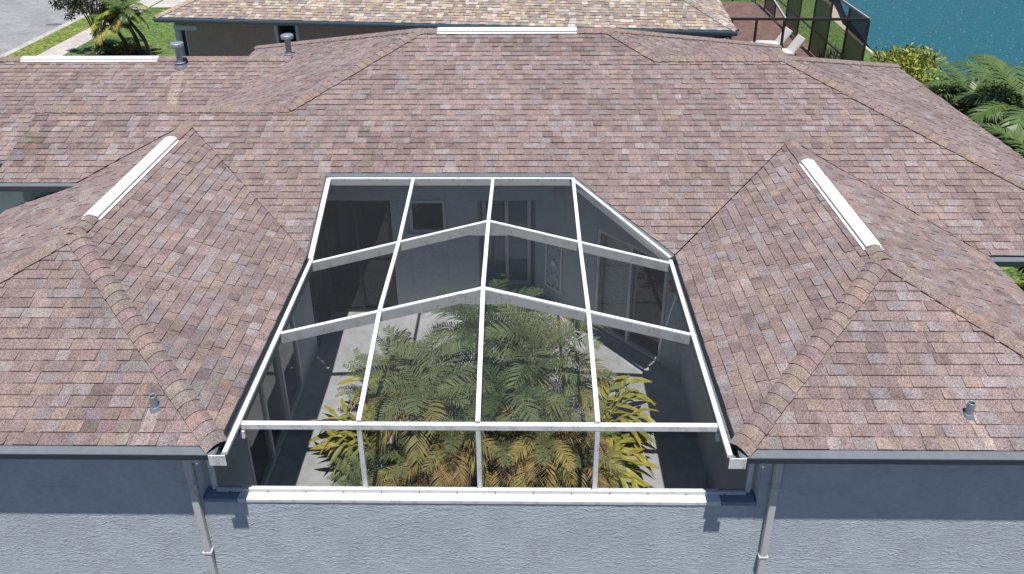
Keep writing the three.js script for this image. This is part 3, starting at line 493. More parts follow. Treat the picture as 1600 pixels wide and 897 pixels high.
// ---------------------------------------------------------------- plants
function frondGeo(o) { // along +x from the origin, arching; leaflets on both sides
  const P = [], C = [], n = o.pairs, L = o.len; const dir = t => o.e0 - o.bend * Math.pow(t, o.pow ?? 1.25); let x = 0, y = 0; const path = [[0, 0, dir(0)]];
  const N = 30; for (let i = 1; i <= N; i++) { const e = dir((i - 0.5) / N); x += Math.cos(e) * L / N; y += Math.sin(e) * L / N; path.push([x, y, dir(i / N)]); }
  const at = t => { const k = Math.min(N - 1e-6, t * N), i = Math.floor(k), f = k - i; return [0, 1, 2].map(q => path[i][q] * (1 - f) + path[i + 1][q] * f); };
  const tri = (a, b, c, col) => { for (const p of [a, b, c]) { P.push(p.x, p.y, p.z); C.push(...col); } };
  const r0 = o.rachis; for (let i = 0; i < 10; i++) { const a = at(i / 10), b = at((i + 1) / 10), ra = r0 * (1 - i / 11), rb = r0 * (1 - (i + 1) / 11), cr = [0.9, 0.9, 0.55];
    for (const [q, w] of [[[0, 1], [-1, -0.4]], [[-1, -0.4], [1, -0.4]], [[1, -0.4], [0, 1]]].map(e => e)) { const A = V(a[0], a[1] + q[1] * ra, q[0] * ra), B = V(b[0], b[1] + q[1] * rb, q[0] * rb), Cc = V(b[0], b[1] + w[1] * rb, w[0] * rb), D = V(a[0], a[1] + w[1] * ra, w[0] * ra); tri(A, B, Cc, cr); tri(A, Cc, D, cr); } }
  for (let i = 0; i < n; i++) for (const sd of [-1, 1]) {
    const t = o.start + (1 - o.start) * (i + 0.5 + rr(-0.2, 0.2)) / n, [px, py, e] = at(Math.min(0.995, t)); const prof = Math.pow(Math.sin(Math.PI * (0.10 + 0.83 * (t - o.start) / (1 - o.start))), 0.7);
    const len = o.leaf * prof * rr(0.85, 1.12), sw = o.sweep * (0.75 + 0.5 * t) + rr(-0.1, 0.1), lift = o.lift + rr(-0.18, 0.18);
    const T0 = V(Math.cos(e), Math.sin(e), 0), S0 = V(0, 0, sd), U0 = V(-Math.sin(e), Math.cos(e), 0);
    const d = T0.clone().multiplyScalar(Math.sin(sw)).addScaledVector(S0, Math.cos(sw) * Math.cos(lift)).addScaledVector(U0, Math.cos(sw) * Math.sin(lift)).normalize();
    const w = o.width * rr(0.85, 1.15), wv = T0.clone().addScaledVector(d, -T0.dot(d)).normalize().multiplyScalar(w), b0 = V(px, py, 0), m = b0.clone().addScaledVector(d, len * 0.55).add(V(0, -o.droop * len * 0.25, 0)), e1 = b0.clone().addScaledVector(d, len).add(V(0, -o.droop * len * 0.8, 0));
    const g = rr(0.78, 1.15), col = [g * rr(0.9, 1.1), g, g * rr(0.8, 1)];
    tri(b0.clone().addScaledVector(wv, 0.35), b0.clone().addScaledVector(wv, -0.35), m.clone().addScaledVector(wv, -0.5), col); tri(b0.clone().addScaledVector(wv, 0.35), m.clone().addScaledVector(wv, -0.5), m.clone().addScaledVector(wv, 0.5), col); tri(m.clone().addScaledVector(wv, 0.5), m.clone().addScaledVector(wv, -0.5), e1, col);
  }
  const g = new THREE.BufferGeometry(); g.setAttribute('position', new THREE.Float32BufferAttribute(P, 3)); g.setAttribute('color', new THREE.Float32BufferAttribute(C, 3)); g.computeVertexNormals(); return g;
}
const leafMat = (r, g, b) => new THREE.MeshPhysicalMaterial({ color: lin(r, g, b), roughness: 0.62, vertexColors: true, side: THREE.DoubleSide, transmission: 0.0, specularIntensity: 0.6 });
const ML = { green: leafMat(0.145, 0.185, 0.088), olive: leafMat(0.25, 0.235, 0.09), yellow: leafMat(0.40, 0.325, 0.11), rust: leafMat(0.34, 0.235, 0.105), deep: leafMat(0.060, 0.095, 0.036), gloss: leafMat(0.075, 0.12, 0.038), lime: leafMat(0.25, 0.28, 0.05), fern: leafMat(0.15, 0.20, 0.085), purple: leafMat(0.10, 0.035, 0.06), bark: std(lin(0.11, 0.085, 0.065), 0.95, { map: T.mottle, bumpMap: T.granule, bumpScale: 0.02 }) };
ML.gloss.roughness = 0.42;
const F3 = [0, 1, 2, 3, 4].map(k => frondGeo({ len: 1.0, pairs: 27, start: 0.14, e0: 1.15 - k * 0.22, bend: 1.25 + 0.16 * k, rachis: 0.010, leaf: 0.25, sweep: 0.62, lift: 0.34, width: 0.017, droop: 0.3 + 0.14 * k }));
const FERN = [0, 1, 2].map(k => frondGeo({ len: 0.75, pairs: 26, start: 0.08, e0: 1.35 - k * 0.3, bend: 0.85 + 0.3 * k, rachis: 0.006, leaf: 0.11, sweep: 0.3, lift: 0.1, width: 0.017, droop: 0.15 }));
const BIG = [0, 1, 2, 3].map(k => frondGeo({ len: 2.0, pairs: 44, start: 0.12, e0: 1.1 - k * 0.28, bend: 1.3 + 0.15 * k, rachis: 0.022, leaf: 0.55, sweep: 0.6, lift: 0.28, width: 0.045, droop: 0.4 + 0.15 * k }));
function frondCrown(root, y, n, geos, scale, mats, tilt = [0, 0]) {
  for (let i = 0; i < n; i++) {
    const f = i / n, gi = Math.min(geos.length - 1, Math.floor(f * geos.length * 0.999)), m = mats[Math.min(mats.length - 1, Math.floor((f + rr(-0.14, 0.14)) * mats.length) < 0 ? 0 : Math.floor(Math.min(0.999, Math.max(0, f + rr(-0.14, 0.14))) * mats.length))];
    const o = new THREE.Mesh(geos[gi], m); o.castShadow = o.receiveShadow = true; o.name = 'frond'; o.position.set(tilt[0], y - 0.06 * f, tilt[1]); const s = scale * rr(0.82, 1.1); o.scale.set(s, s, s);
    o.rotation.set(rr(-0.12, 0.12), i * 2.399 + rr(-0.25, 0.25), rr(-0.12, 0.12), 'YXZ'); root.add(o);
  }
}
function trunkGeo(h, r0, r1, lx, lz) { const P = new THREE.CatmullRomCurve3([V(0, -0.05, 0), V(lx * 0.15, h * 0.4, lz * 0.15), V(lx * 0.6, h * 0.75, lz * 0.6), V(lx, h, lz)]); const g = new THREE.TubeGeometry(P, 14, 1, 9, false), p = g.attributes.position; const c = V();
  for (let i = 0; i < p.count; i++) { const t = Math.floor(i / 10) / 14; P.getPointAt(t, c); const v = V().fromBufferAttribute(p, i).sub(c), r = (r0 + (r1 - r0) * t) * (1 + 0.10 * Math.sin(t * h * 60)); p.setXYZ(i, c.x + v.x * r, c.y + v.y * r, c.z + v.z * r); } g.computeVertexNormals(); return boxUV(g); }
function palm(name, label, group, x, z, h, n, geos, sc, mats, lean = [0, 0], r = 0.06, base = 0) {
  const t = thing(name, label, 'palm', [x, base, z], 0, group); mesh('trunk', trunkGeo(h, r * 1.25, r, lean[0], lean[1]), ML.bark, t); frondCrown(t, h - 0.02, n, geos, sc, mats, lean); return t;
}
{
  const G = 'feathery palms in the courtyard bed';
  const gm = [ML.green, ML.green, ML.olive, ML.olive, ML.yellow], gm2 = [ML.green, ML.olive, ML.yellow, ML.rust, ML.yellow, ML.rust], gm3 = [ML.deep, ML.green, ML.green, ML.olive];
  const lab = 'feathery palm growing under the white screen enclosure, one of the crowded clump';
  const spots = [[-1.14, -1.85, 1.55, 26, 1.1, gm], [0.0, -2.0, 1.6, 26, 1.05, gm3], [0.42, -2.85, 1.62, 28, 1.1, gm], [-0.55, -3.15, 1.68, 28, 1.1, gm3], [-0.75, -1.42, 1.35, 24, 0.86, gm2], [0.55, -1.45, 1.35, 26, 0.86, gm2], [-0.1, -1.38, 1.2, 22, 0.8, gm2], [-1.35, -2.7, 1.3, 20, 0.85, gm], [0.85, -2.2, 1.3, 18, 0.75, gm2], [-1.35, -1.4, 1.0, 16, 0.75, gm], [0.05, -3.5, 1.45, 18, 0.85, gm], [1.0, -1.45, 1.0, 16, 0.7, gm2]];
  for (const [x, z, h, n, sc, m] of spots) palm('pygmy_palm', lab, G, x, z, h, n, F3, sc, m, [rr(-0.1, 0.1), rr(-0.1, 0.1)], 0.05, 0.02);
  const fern = (x, z, n, sc, mats, label, h = 0.05) => { const t = thing('fern', label, 'fern', [x, 0.02, z]); mesh('stem', trunkGeo(Math.max(0.1, h), 0.05, 0.03, 0, 0), ML.bark, t); frondCrown(t, Math.max(0.06, h), n, FERN, sc, mats); };
  fern(-2.15, -3.35, 18, 1.05, [ML.fern, ML.fern, ML.olive], 'green fern with tall fronds at the back left of the palm clump', 0.35);
  fern(-1.95, -3.85, 10, 1.0, [ML.fern, ML.green], 'slender fern next to the dark purple shrub', 0.4);
  fern(-1.98, -1.55, 22, 0.95, [ML.fern, ML.fern, ML.green], 'spreading green fern at the front of the bed below the yellow ginger', 0.25);
  fern(-1.75, -0.95, 16, 0.9, [ML.fern, ML.green], 'low green fern against the courtyard wall below the palms', 0.2);
  // variegated shell ginger: long striped leaves on arching canes
  const stripes = grid(6, 60); const TL = texture(128, 1, (x, y) => { const d = Math.abs(y - 0.5) * 2; const k = sm(0.42, 0.62, stripes(x * 0.6 + d * 0.12, (x * 1.3 + d * 0.45))); return [0.92 - 0.50 * k, 0.86 - 0.36 * k, 0.36 - 0.10 * k]; }, true);
  const gingerMat = new THREE.MeshPhysicalMaterial({ color: lin(0.74, 0.70, 0.60), roughness: 0.45, map: TL, side: THREE.DoubleSide });
  const ginger2 = std(lin(0.20, 0.23, 0.06), 0.5, { side: THREE.DoubleSide });
  const leafG = [0, 1, 2].map(k => { const P = [], UV = [], nL = 7; const pt = (i, j) => { const t = i / nL, w = 0.048 * Math.pow(Math.sin(Math.PI * Math.min(0.999, 0.06 + 0.93 * t)), 0.8) * j, c = 0.010 * Math.abs(j); const a = -0.35 * t * t * (1 + k * 0.6); return V(0.42 * t, 0.42 * a + c, w); };
    for (let i = 0; i < nL; i++) for (const [j0, j1] of [[-1, 0], [0, 1]]) { const A = pt(i, j0), B = pt(i + 1, j0), C = pt(i + 1, j1), D = pt(i, j1); for (const [q, ii, jj] of [[A, i, j0], [D, i, j1], [C, i + 1, j1], [A, i, j0], [C, i + 1, j1], [B, i + 1, j0]]) { P.push(q.x, q.y, q.z); UV.push(ii / nL, 0.5 + jj * 0.5); } }
    const g = new THREE.BufferGeometry(); g.setAttribute('position', new THREE.Float32BufferAttribute(P, 3)); g.setAttribute('uv', new THREE.Float32BufferAttribute(UV, 2)); g.computeVertexNormals(); return g; });
  const ginger = (x, z, canes, label, az0, az1) => { const t = thing('ginger_plant', label, 'plant', [x, 0.02, z]);
    for (let c = 0; c < canes; c++) { const az = rr(az0, az1), len = rr(0.5, 0.95), el = rr(0.75, 1.35), cx = Math.cos(az), cz = Math.sin(az); const cv = new THREE.QuadraticBezierCurve3(V(rr(-0.12, 0.12), 0, rr(-0.12, 0.12)), V(cx * len * 0.25, len * Math.sin(el) * 0.8, cz * len * 0.25), V(cx * len * 0.85, len * Math.sin(el) * 0.95, cz * len * 0.85)); mesh('cane', boxUV(new THREE.TubeGeometry(cv, 8, 0.008, 5)), ML.caneMat ??= std(lin(0.2, 0.24, 0.07), 0.7), t);
      for (let k = 0; k < 9; k++) { const u = 0.30 + 0.70 * k / 8, p = cv.getPointAt(Math.min(1, u)); const o = new THREE.Mesh(leafG[Math.floor(rnd() * 3)], rnd() < 0.84 ? gingerMat : ginger2); o.castShadow = o.receiveShadow = true; o.name = 'leaf'; o.position.copy(p); o.rotation.set(rr(-0.5, 0.5), -az + (k % 2 ? 1 : -1) * rr(0.25, 0.75), rr(-0.2, 0.45), 'YXZ'); const s = rr(0.75, 1.15); o.scale.set(s, s, s); t.add(o); } } };
  ginger(-1.92, -2.30, 11, 'variegated yellow ginger plant by the left end of the palm clump', 2.3, 4.4);
  ginger(1.35, -2.80, 11, 'variegated yellow ginger plant at the right of the palms by the diagonal door side', -1.2, 1.0);
  ginger(1.08, -1.75, 12, 'variegated yellow ginger plant at the right of the palms against the courtyard wall', -1.0, 1.3);
  ginger(-1.7, -3.2, 5, 'small yellow-green ginger plant between the ferns and the palms', 2.0, 4.0);
  const cr = thing('purple_shrub', 'small dark purple leaved shrub rising behind the ferns', 'shrub', [-1.75, 0.02, -3.75]); mesh('stem', trunkGeo(0.95, 0.02, 0.012, 0, 0), ML.bark, cr);
  for (let k = 0; k < 34; k++) { const o = new THREE.Mesh(leafG[1], std(lin(0.085, 0.03, 0.05), 0.5, { side: THREE.DoubleSide })); o.name = 'leaf'; o.castShadow = true; o.position.set(rr(-0.05, 0.05), rr(0.6, 1.15), rr(-0.05, 0.05)); o.rotation.set(rr(-0.4, 0.4), rr(0, 6.28), rr(0, 0.9), 'YXZ'); const s = rr(0.35, 0.6); o.scale.set(s, s, s); cr.add(o); }
  const bed = []; for (let k = 0; k < 26; k++) { const a = k / 26 * 6.283; bed.push([-0.3 + Math.cos(a) * 1.65 * rr(0.94, 1.04), -2.1 + Math.sin(a) * 1.55 * rr(0.94, 1.04)]); } structure('planting_bed', sheet(bed, 0.02), MG.mulch);
}
{ // palms and shrubs on the lake side, palms and a small tree by the street
  const bm = [ML.gloss, ML.gloss, ML.deep, ML.olive];
  const lk = [[12.4, -11.4, 1.9, 1.0, 'broad dark green palm nearest the lake side roof hip'], [11.3, -8.4, 1.5, 0.9, 'dark green palm close under the roof edge on the lake side'], [13.8, -14.3, 1.6, 0.85, 'glossy green palm standing at the water edge'], [12.2, -13.2, 1.5, 0.8, 'dark green palm between the broad palm and the yellow-green shrubs'], [13.0, -16.6, 0.7, 0.7, 'small green palm beside the yellow-green shrubs by the lake'], [11.6, -5.6, 1.2, 0.9, 'green palm outside the open porch']];
  for (const [x, z, h, sc, l] of lk) palm('lake_palm', l, 'palms on the lake side', x, z, h, 24, BIG, sc, bm, [rr(-0.15, 0.15), rr(-0.1, 0.1)], 0.11, x > 12.9 ? -0.35 : 0);
  const lg = (() => { const g = new THREE.PlaneGeometry(0.16, 0.06, 2, 1), p = g.attributes.position; for (let i = 0; i < p.count; i++) p.setY(i, p.getY(i) * (1 - Math.abs(p.getX(i)) / 0.085)); return g; })();
  const bush = (x, z, rx, ry, mat, label, base, dens = 900, name = 'shrub') => { const t = thing(name, label, 'shrub', [x, base, z]); mesh('stem', trunkGeo(ry * 1.2, 0.04, 0.02, 0, 0), ML.bark, t); const P = [], C = [], N0 = []; const m4 = new THREE.Matrix4(), q = new THREE.Quaternion(), e = new THREE.Euler(), v = V();
    const clumps = Array.from({ length: 16 }, () => { const a = rr(0, 6.28), rad = Math.sqrt(rnd()) * 0.8; return [Math.cos(a) * rx * rad, ry * rr(0.35, 1.5), Math.sin(a) * rx * rad, rr(0.22, 0.42)]; });
    const src = lg.toNonIndexed().attributes.position; for (let k = 0; k < dens; k++) { const c = clumps[k % 16], r = Math.pow(rnd(), 0.45), a = rr(0, 6.28), b = Math.acos(rr(-1, 1)); e.set(rr(0, 6.28), rr(0, 6.28), rr(0, 6.28)); q.setFromEuler(e); const s = rr(0.7, 1.3); m4.compose(V(c[0] + r * c[3] * rx * Math.sin(b) * Math.cos(a) * 1.3, Math.max(0.05, c[1] + r * c[3] * ry * Math.cos(b)), c[2] + r * c[3] * rx * Math.sin(b) * Math.sin(a) * 1.3), q, V(s, s, s)); const g = rr(0.7, 1.2); for (let i = 0; i < src.count; i++) { v.fromBufferAttribute(src, i).applyMatrix4(m4); P.push(v.x, v.y, v.z); C.push(g * rr(0.95, 1.05), g, g); } }
    const g = new THREE.BufferGeometry(); g.setAttribute('position', new THREE.Float32BufferAttribute(P, 3)); g.setAttribute('color', new THREE.Float32BufferAttribute(C, 3)); g.computeVertexNormals(); mesh('foliage', g, mat, t); };
  bush(13.2, -18.9, 1.0, 0.75, ML.lime, 'yellow-green shrub at the corner of the dark screened pool cage', -0.05, 1500); bush(12.6, -17.4, 1.1, 0.9, ML.lime, 'yellow-green shrub on the bank, second from the dark pool cage', 0, 1600); bush(11.9, -15.6, 1.1, 0.95, ML.lime, 'yellow-green shrub on the bank, third from the dark pool cage', 0, 1600); bush(11.4, -13.6, 1.1, 0.95, ML.lime, 'yellow-green shrub on the bank, fourth from the dark pool cage', 0, 1600);
  bush(13.9, -16.2, 1.2, 0.75, ML.gloss, 'mid green shrub at the water edge behind the yellow-green shrubs', -0.3, 1800); bush(14.2, -10.2, 1.5, 1.0, ML.deep, 'wide dark green shrub at the water edge behind the broad palm', -0.4, 2200); bush(13.2, -7.4, 1.5, 1.0, ML.deep, 'dark green shrub behind the palm close to the roof edge', -0.1, 2200);
  bush(13.6, -12.4, 1.3, 0.9, ML.deep, 'dark green shrub under the palms by the lake', -0.3, 2200); bush(12.3, -9.4, 1.2, 0.8, ML.deep, 'dark green shrub between two lake side palms', 0, 2000); bush(11.0, -6.2, 1.0, 0.8, ML.lime, 'yellow-green shrub outside the open porch', 0, 1400); bush(11.2, -4.4, 1.0, 0.9, ML.gloss, 'green shrub in front of the open porch corner', 0, 1400);
  // street side
  const tp = [[-14.2, -22.0, 1.75, [-0.65, 0.2]], [-14.6, -22.1, 1.55, [-0.5, -0.2]], [-15.0, -22.0, 1.3, [-0.35, 0.1]]];
  tp.forEach(([x, z, h, ln], i) => palm('leaning_palm', ['tallest slim leaning palm of the three by the mulch bed', 'middle-height slim leaning palm of the three by the mulch bed', 'shortest slim leaning palm of the three by the mulch bed'][i], 'leaning palms near the sidewalk', x, z, h, 18, BIG, 0.5, [ML.gloss, ML.gloss, ML.lime, ML.yellow], ln, 0.06));
  const ct = thing('crape_myrtle', 'small many-stemmed tree with dark sparse leaves next to the sidewalk', 'tree', [-16.5, 0, -22.8]);
  const tips = []; const tr = mesh('trunk', trunkGeo(0.4, 0.07, 0.05, 0, 0), ML.bark, ct);
  for (let k = 0; k < 7; k++) { const a = k / 7 * 6.28 + rr(-0.3, 0.3), r = rr(0.35, 0.95), hh = rr(1.6, 2.6); mesh('limb', boxUV(new THREE.TubeGeometry(new THREE.CatmullRomCurve3([V(0, 0.1, 0), V(Math.cos(a) * r * 0.35, hh * 0.5, Math.sin(a) * r * 0.35), V(Math.cos(a) * r, hh, Math.sin(a) * r)]), 8, 0.024, 5)), ML.bark, ct); for (let q = 0; q < 12; q++) tips.push([Math.cos(a) * r + rr(-0.45, 0.45), hh + rr(-0.7, 0.4), Math.sin(a) * r + rr(-0.45, 0.45)]); }
  const P = [], C = [], m4 = new THREE.Matrix4(), q = new THREE.Quaternion(), e = new THREE.Euler(), v = V(), src = lg.toNonIndexed().attributes.position;
  for (const c of tips) for (let k = 0; k < 60; k++) { e.set(rr(0, 6.28), rr(0, 6.28), rr(0, 6.28)); q.setFromEuler(e); m4.compose(V(c[0] + rr(-0.17, 0.17), c[1] + rr(-0.17, 0.17), c[2] + rr(-0.17, 0.17)), q, V(0.75, 0.9, 0.75)); const g = rr(0.7, 1.2); for (let i = 0; i < src.count; i++) { v.fromBufferAttribute(src, i).applyMatrix4(m4); P.push(v.x, v.y, v.z); C.push(g, g * 0.9, g); } }
  const g = new THREE.BufferGeometry(); g.setAttribute('position', new THREE.Float32BufferAttribute(P, 3)); g.setAttribute('color', new THREE.Float32BufferAttribute(C, 3)); g.computeVertexNormals(); mesh('crown', g, leafMat(0.10, 0.115, 0.075), ct);
  bush(-16.0, -22.2, 0.5, 0.3, ML.fern, 'low grey-green shrub at the foot of the small street tree', 0, 500); bush(-15.2, -22.4, 0.45, 0.25, ML.yellow, 'low yellow flecked shrub at the foot of the leaning palms', 0, 400);
  bush(-13.2, -28.5, 1.1, 0.5, leafMat(0.30, 0.24, 0.17), 'dry twiggy tan shrub by the pale driveway', 0, 700);
}

// ---------------------------------------------------------------- neighbour's house and pool cage
{
  const yaw = Math.atan2(1.72, 18.1) * -1;               // eave runs from (-11.6,-17.7) to (6.5,-16)
  const nh = thing('neighbour_house', 'brown-grey stucco house with pale mottled shingle roof behind the main ridge', 'house', [-11.6, 0, -17.72], yaw);
  const Lx = 18.2, s = 0.42, under = [], pieces = [];
  roofPlane({ D: [0, 1], d0: 0, h0: E, s, poly: [[0, 0], [Lx, 0], [Lx - 5, -5], [5, -5]], thick: 1.2 }, paleRoof, pieces, under);
  roofPlane({ D: [0, -1], d0: 10, h0: E, s, poly: [[5, -5], [Lx - 5, -5], [Lx, -10], [0, -10]], thick: 1.2 }, paleRoof, pieces, under);
  roofPlane({ D: [1, 0], d0: Lx, h0: E, s, poly: [[Lx, 0], [Lx, -10], [Lx - 5, -5]], thick: 1.2 }, paleRoof, pieces, under);
  roofPlane({ D: [-1, 0], d0: 0, h0: E, s, poly: [[0, 0], [5, -5], [0, -10]], thick: 1.2 }, paleRoof, pieces, under);
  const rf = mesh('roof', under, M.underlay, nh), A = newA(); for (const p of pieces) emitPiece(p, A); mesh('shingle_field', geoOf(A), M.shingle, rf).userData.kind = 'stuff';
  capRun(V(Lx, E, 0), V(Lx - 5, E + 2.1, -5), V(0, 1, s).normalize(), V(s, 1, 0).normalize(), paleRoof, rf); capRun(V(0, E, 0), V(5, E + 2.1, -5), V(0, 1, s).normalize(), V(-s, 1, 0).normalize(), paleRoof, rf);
  const wallM = std(lin(0.47, 0.38, 0.315), 0.92, { map: T.mottle, bumpMap: T.stucco, bumpScale: 0.006 }), trimM = std(lin(0.52, 0.62, 0.70), 0.6), gutM = std(lin(0.13, 0.20, 0.25), 0.5);
  const y1 = E - 0.15;
  mesh('wall', [box(0.4, 0.52, 0, y1, -0.55, -0.35), box(0.52, 0.76, 0, 0.4, -0.55, -0.35), box(0.52, 0.76, 2.2, y1, -0.55, -0.35), box(0.76, 3.88, 0, y1, -0.55, -0.35), box(3.88, 4.48, 0, 1.6, -0.55, -0.35), box(3.88, 4.48, 2.46, y1, -0.55, -0.35), box(4.48, Lx - 0.45, 0, y1, -0.55, -0.35)], wallM, nh);
  mesh('wall', box(Lx - 0.65, Lx - 0.45, 0, y1, -9.6, -0.552), wallM, nh); mesh('wall', box(0.4, 0.6, 0, y1, -9.6, -0.552), wallM, nh); mesh('wall', box(0.4, Lx - 0.45, 0, y1, -9.8, -9.602), wallM, nh);
  mesh('gutter', profile(V(-0.02, E - 0.005, 0), V(Lx + 0.02, E - 0.005, 0), [0, 1], [[0, 0], [0, -0.14], [0.08, -0.14], [0.12, -0.05], [0.125, 0], [0.11, 0], [0.1, -0.05], [0.07, -0.128], [0.008, -0.128], [0.008, 0]]), gutM, nh);
  mesh('fascia', [box(0.0, Lx, E - 0.17, E - 0.015, -0.03, -0.003), box(Lx - 0.02, Lx, E - 0.17, E - 0.015, -10, -0.032), box(0, 0.02, E - 0.17, E - 0.015, -10, -0.032)], gutM, nh);
  mesh('soffit', [box(0.03, Lx - 0.03, E - 0.165, E - 0.155, -0.36, -0.032), box(Lx - 0.5, Lx - 0.022, E - 0.166, E - 0.156, -9.9, -0.362), box(0.022, 0.45, E - 0.166, E - 0.156, -9.9, -0.362)], trimM, nh);
  const w = mesh('window', [rbox(3.78, 4.58, 2.46, 2.56, -0.36, -0.31), rbox(3.78, 3.88, 1.5, 2.46, -0.36, -0.31), rbox(4.48, 4.58, 1.5, 2.46, -0.36, -0.31), rbox(3.78, 4.58, 1.42, 1.5, -0.36, -0.30)], trimM, nh); mesh('pane', poly3([V(3.87, 1.5, -0.42), V(4.49, 1.5, -0.42), V(4.49, 2.47, -0.42), V(3.87, 2.47, -0.42)]), M.glass, w);
  mesh('corner_trim', [rbox(0.38, 0.52, 0, 2.2, -0.352, -0.31), rbox(0.38, 1.15, 2.2, 2.36, -0.352, -0.30)], trimM, nh);
  { const sw = mesh('side_window', [rbox(0.522, 0.56, 0.4, 2.19, -0.42, -0.34), rbox(0.72, 0.758, 0.4, 2.19, -0.42, -0.34)], trimM, nh); mesh('pane', poly3([V(0.56, 0.42, -0.40), V(0.72, 0.42, -0.40), V(0.72, 2.19, -0.40), V(0.56, 2.19, -0.40)]), M.glass, sw); }
  mesh('downspout', [bar(V(Lx - 0.15, E - 0.15, 0.03), V(Lx - 0.55, E - 0.32, -0.28), 0.07, 0.08), rbox(Lx - 0.6, Lx - 0.52, 0, E - 0.3, -0.345, -0.28)], M.bronze, nh);
  // dark pool cage in the same turned frame
  const pc = thing('pool_cage', 'dark bronze screened pool cage beside the neighbouring house at the lake', 'screen enclosure', [6.75, 0, -17.7], yaw + 0.07);
  const bz = (p, q, a = 0.06, b2 = 0.08, n = 'beam', mt = M.bronze) => mesh(n, bar(V(...p), V(...q), a, b2), mt, pc);
  const pale = std(lin(0.30, 0.30, 0.31), 0.5), X1 = 4.35, Zb = -13, yT = E - 0.1;
  bz([0, yT, 0], [X1, yT, 0]); bz([X1, yT, 0], [X1, yT + 0.05, Zb], 0.06, 0.08, 'beam', pale); bz([0, yT, Zb], [X1, yT, Zb]); bz([1.75, yT, 0], [1.75, yT + 0.5, -3], 0.06, 0.06, 'rafter', pale); bz([1.75, yT + 0.5, -3], [1.75, yT + 0.5, Zb], 0.06, 0.06, 'rafter', pale);
  for (const x of [0.08, 0.85, 1.72, X1]) bz([x, 0, 0], [x, yT - 0.04, 0], 0.07, 0.07, 'post'); for (let k = 1; k <= 8; k++) bz([X1, 0, Zb * k / 8], [X1, yT - 0.02, Zb * k / 8], 0.06, 0.08, 'post'); for (let k = 1; k < 4; k++) bz([X1 * k / 4, 0, Zb], [X1 * k / 4, yT - 0.02, Zb], 0.06, 0.08, 'post');
  bz([X1, 0.9, 0], [X1, 0.9, Zb], 0.04, 0.05); bz([0, 0.9, Zb], [X1, 0.9, Zb], 0.04, 0.05); bz([0.85, 0.95, 0], [1.72, 0.95, 0], 0.04, 0.09, 'beam', std(lin(0.12, 0.14, 0.16), 0.5));
  M.screen2 = std(lin(0.035, 0.042, 0.05), 0.9, { transparent: true, opacity: 0.86, side: THREE.DoubleSide }); M.screen3 = std(lin(0.012, 0.014, 0.016), 0.9, { transparent: true, opacity: 0.16, side: THREE.DoubleSide });
  const sp = (pts, mt = M.screen3) => mesh('screen_panel', poly3(pts.map(p => V(...p))), mt, pc);
  for (let k = 0; k < 8; k++) sp([[X1, 0.05, Zb * k / 8], [X1, 0.05, Zb * (k + 1) / 8], [X1, yT, Zb * (k + 1) / 8], [X1, yT, Zb * k / 8]], k % 2 ? M.screen3 : M.screen2); for (let k = 0; k < 4; k++) sp([[X1 * k / 4, 0.05, Zb], [X1 * (k + 1) / 4, 0.05, Zb], [X1 * (k + 1) / 4, yT, Zb], [X1 * k / 4, yT, Zb]]);
  sp([[0, yT, 0], [1.75, yT, 0], [1.75, yT + 0.5, -3], [0, yT + 0.5, -3]]); sp([[1.75, yT, 0], [X1, yT, 0], [X1, yT, -3], [1.75, yT + 0.5, -3]]); sp([[0, yT + 0.5, -3], [1.75, yT + 0.5, -3], [1.75, yT + 0.5, Zb], [0, yT + 0.5, Zb]]); sp([[1.75, yT + 0.5, -3], [X1, yT, -3], [X1, yT, Zb], [1.75, yT + 0.5, Zb]]); sp([[0, 0.05, 0], [X1, 0.05, 0], [X1, yT, 0], [0, yT, 0]]);
  // paver deck: brick pavers far off, laid as one surface
  const pv = grid(48, 48), pav = texture(512, 2.4, (x, y) => { const r = Math.floor(y * 24), q = (x * 12 + (r % 2) * 0.5), f = q - Math.floor(q), fy = y * 24 - r; const j = f < 0.04 || fy < 0.07; const t = 0.72 + 0.34 * (pv(Math.floor(q) / 12 + 0.03, r / 24 + 0.03) - 0.5); return j ? [0.5, 0.46, 0.44] : [t, t * 0.97, t * 0.96]; }, true);
  const deck = structure('paver_deck', box(0.0, 4.75, -0.1, 0.02, -12.9, 1.6), std(lin(0.42, 0.27, 0.24), 0.9, { map: pav })); deck.position.set(6.2, 0, -17.7); deck.rotation.y = yaw;
  const pool = structure('spa_edge', (() => { const g = new THREE.CylinderGeometry(1.25, 1.25, 0.12, 36); g.scale(1, 1, 0.55); return boxUV(g); })(), std(lin(0.30, 0.31, 0.32), 0.8, { map: T.concrete })); pool.position.set(10.6, 0.06, -19.6);
  const pw = structure('spa_water', (() => { const g = new THREE.CylinderGeometry(1.05, 1.05, 0.02, 36); g.scale(1, 1, 0.5); return boxUV(g); })(), std(lin(0.02, 0.05, 0.045), 0.15)); pw.position.set(10.45, 0.125, -19.7);
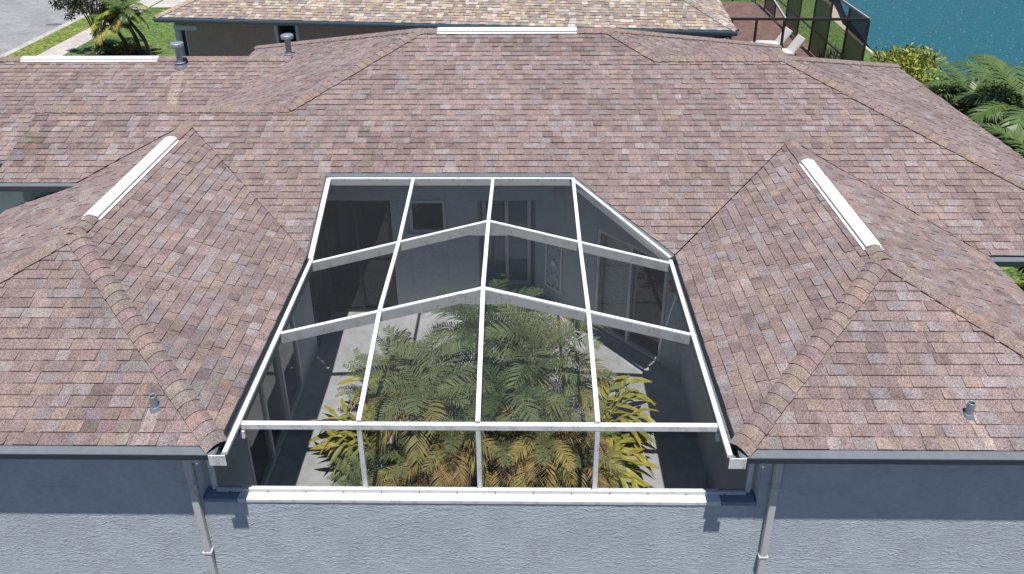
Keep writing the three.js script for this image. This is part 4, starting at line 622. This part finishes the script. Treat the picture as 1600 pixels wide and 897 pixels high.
  const cush = std(lin(0.85, 0.83, 0.80), 0.9, { map: T.mottle }), fr = std(lin(0.10, 0.10, 0.105), 0.5);
  const lounge = (x, z, turn, label) => { const t = thing('chaise_lounge', label, 'lounge chair', [x, 0.02, z], turn, 'chaise lounges on the neighbouring deck');
    const cp = [[-0.98, 0.22], [-0.70, 0.34], [-0.35, 0.37], [0.0, 0.355], [0.30, 0.33]]; mesh('seat_cushion', cp.slice(1).map((q, i) => bar(V(cp[i][0], cp[i][1], 0), V(q[0] + 0.01, q[1], 0), 0.62, 0.08, 0.02)), cush, t);
    mesh('back_cushion', bar(V(0.25, 0.34, 0), V(0.62, 0.92, 0), 0.62, 0.08, 0.03), cush, t); mesh('frame', [bar(V(-0.85, 0.18, -0.3), V(0.4, 0.27, -0.3), 0.04, 0.05), bar(V(-0.85, 0.18, 0.3), V(0.4, 0.27, 0.3), 0.04, 0.05), bar(V(0.4, 0.27, -0.3), V(0.4, 0.27, 0.3), 0.04, 0.05)], fr, t);
    for (const [lx, lz] of [[-0.75, -0.3], [-0.75, 0.3], [0.45, -0.3], [0.45, 0.3]]) mesh('leg', bar(V(lx, 0, lz), V(lx * 0.85, 0.22, lz), 0.04, 0.05), fr, t); return t; };
  lounge(9.7, -22.3, 0.06, 'white cushioned chaise lounge on the paver deck, farther from the spa'); lounge(9.85, -21.3, 0.06, 'white cushioned chaise lounge on the paver deck, nearer the spa');
  const ag = thing('spiky_plant', 'clump of spiky grey-green leaves by the dark pool cage wall', 'plant', [11.7, 0.02, -21.3]); const bl = new THREE.ConeGeometry(0.035, 0.7, 4); bl.translate(0, 0.35, 0); bl.scale(1, 1, 0.35); for (let k = 0; k < 60; k++) { const o = new THREE.Mesh(bl, std(lin(0.10, 0.13, 0.075), 0.6)); o.name = 'leaf'; o.castShadow = true; o.position.set(rr(-0.4, 0.4), 0, rr(-0.35, 0.35)); o.rotation.set(rr(-0.6, 0.6), rr(0, 3), rr(-0.6, 0.6)); ag.add(o); }
}
renderer.render(scene, camera);
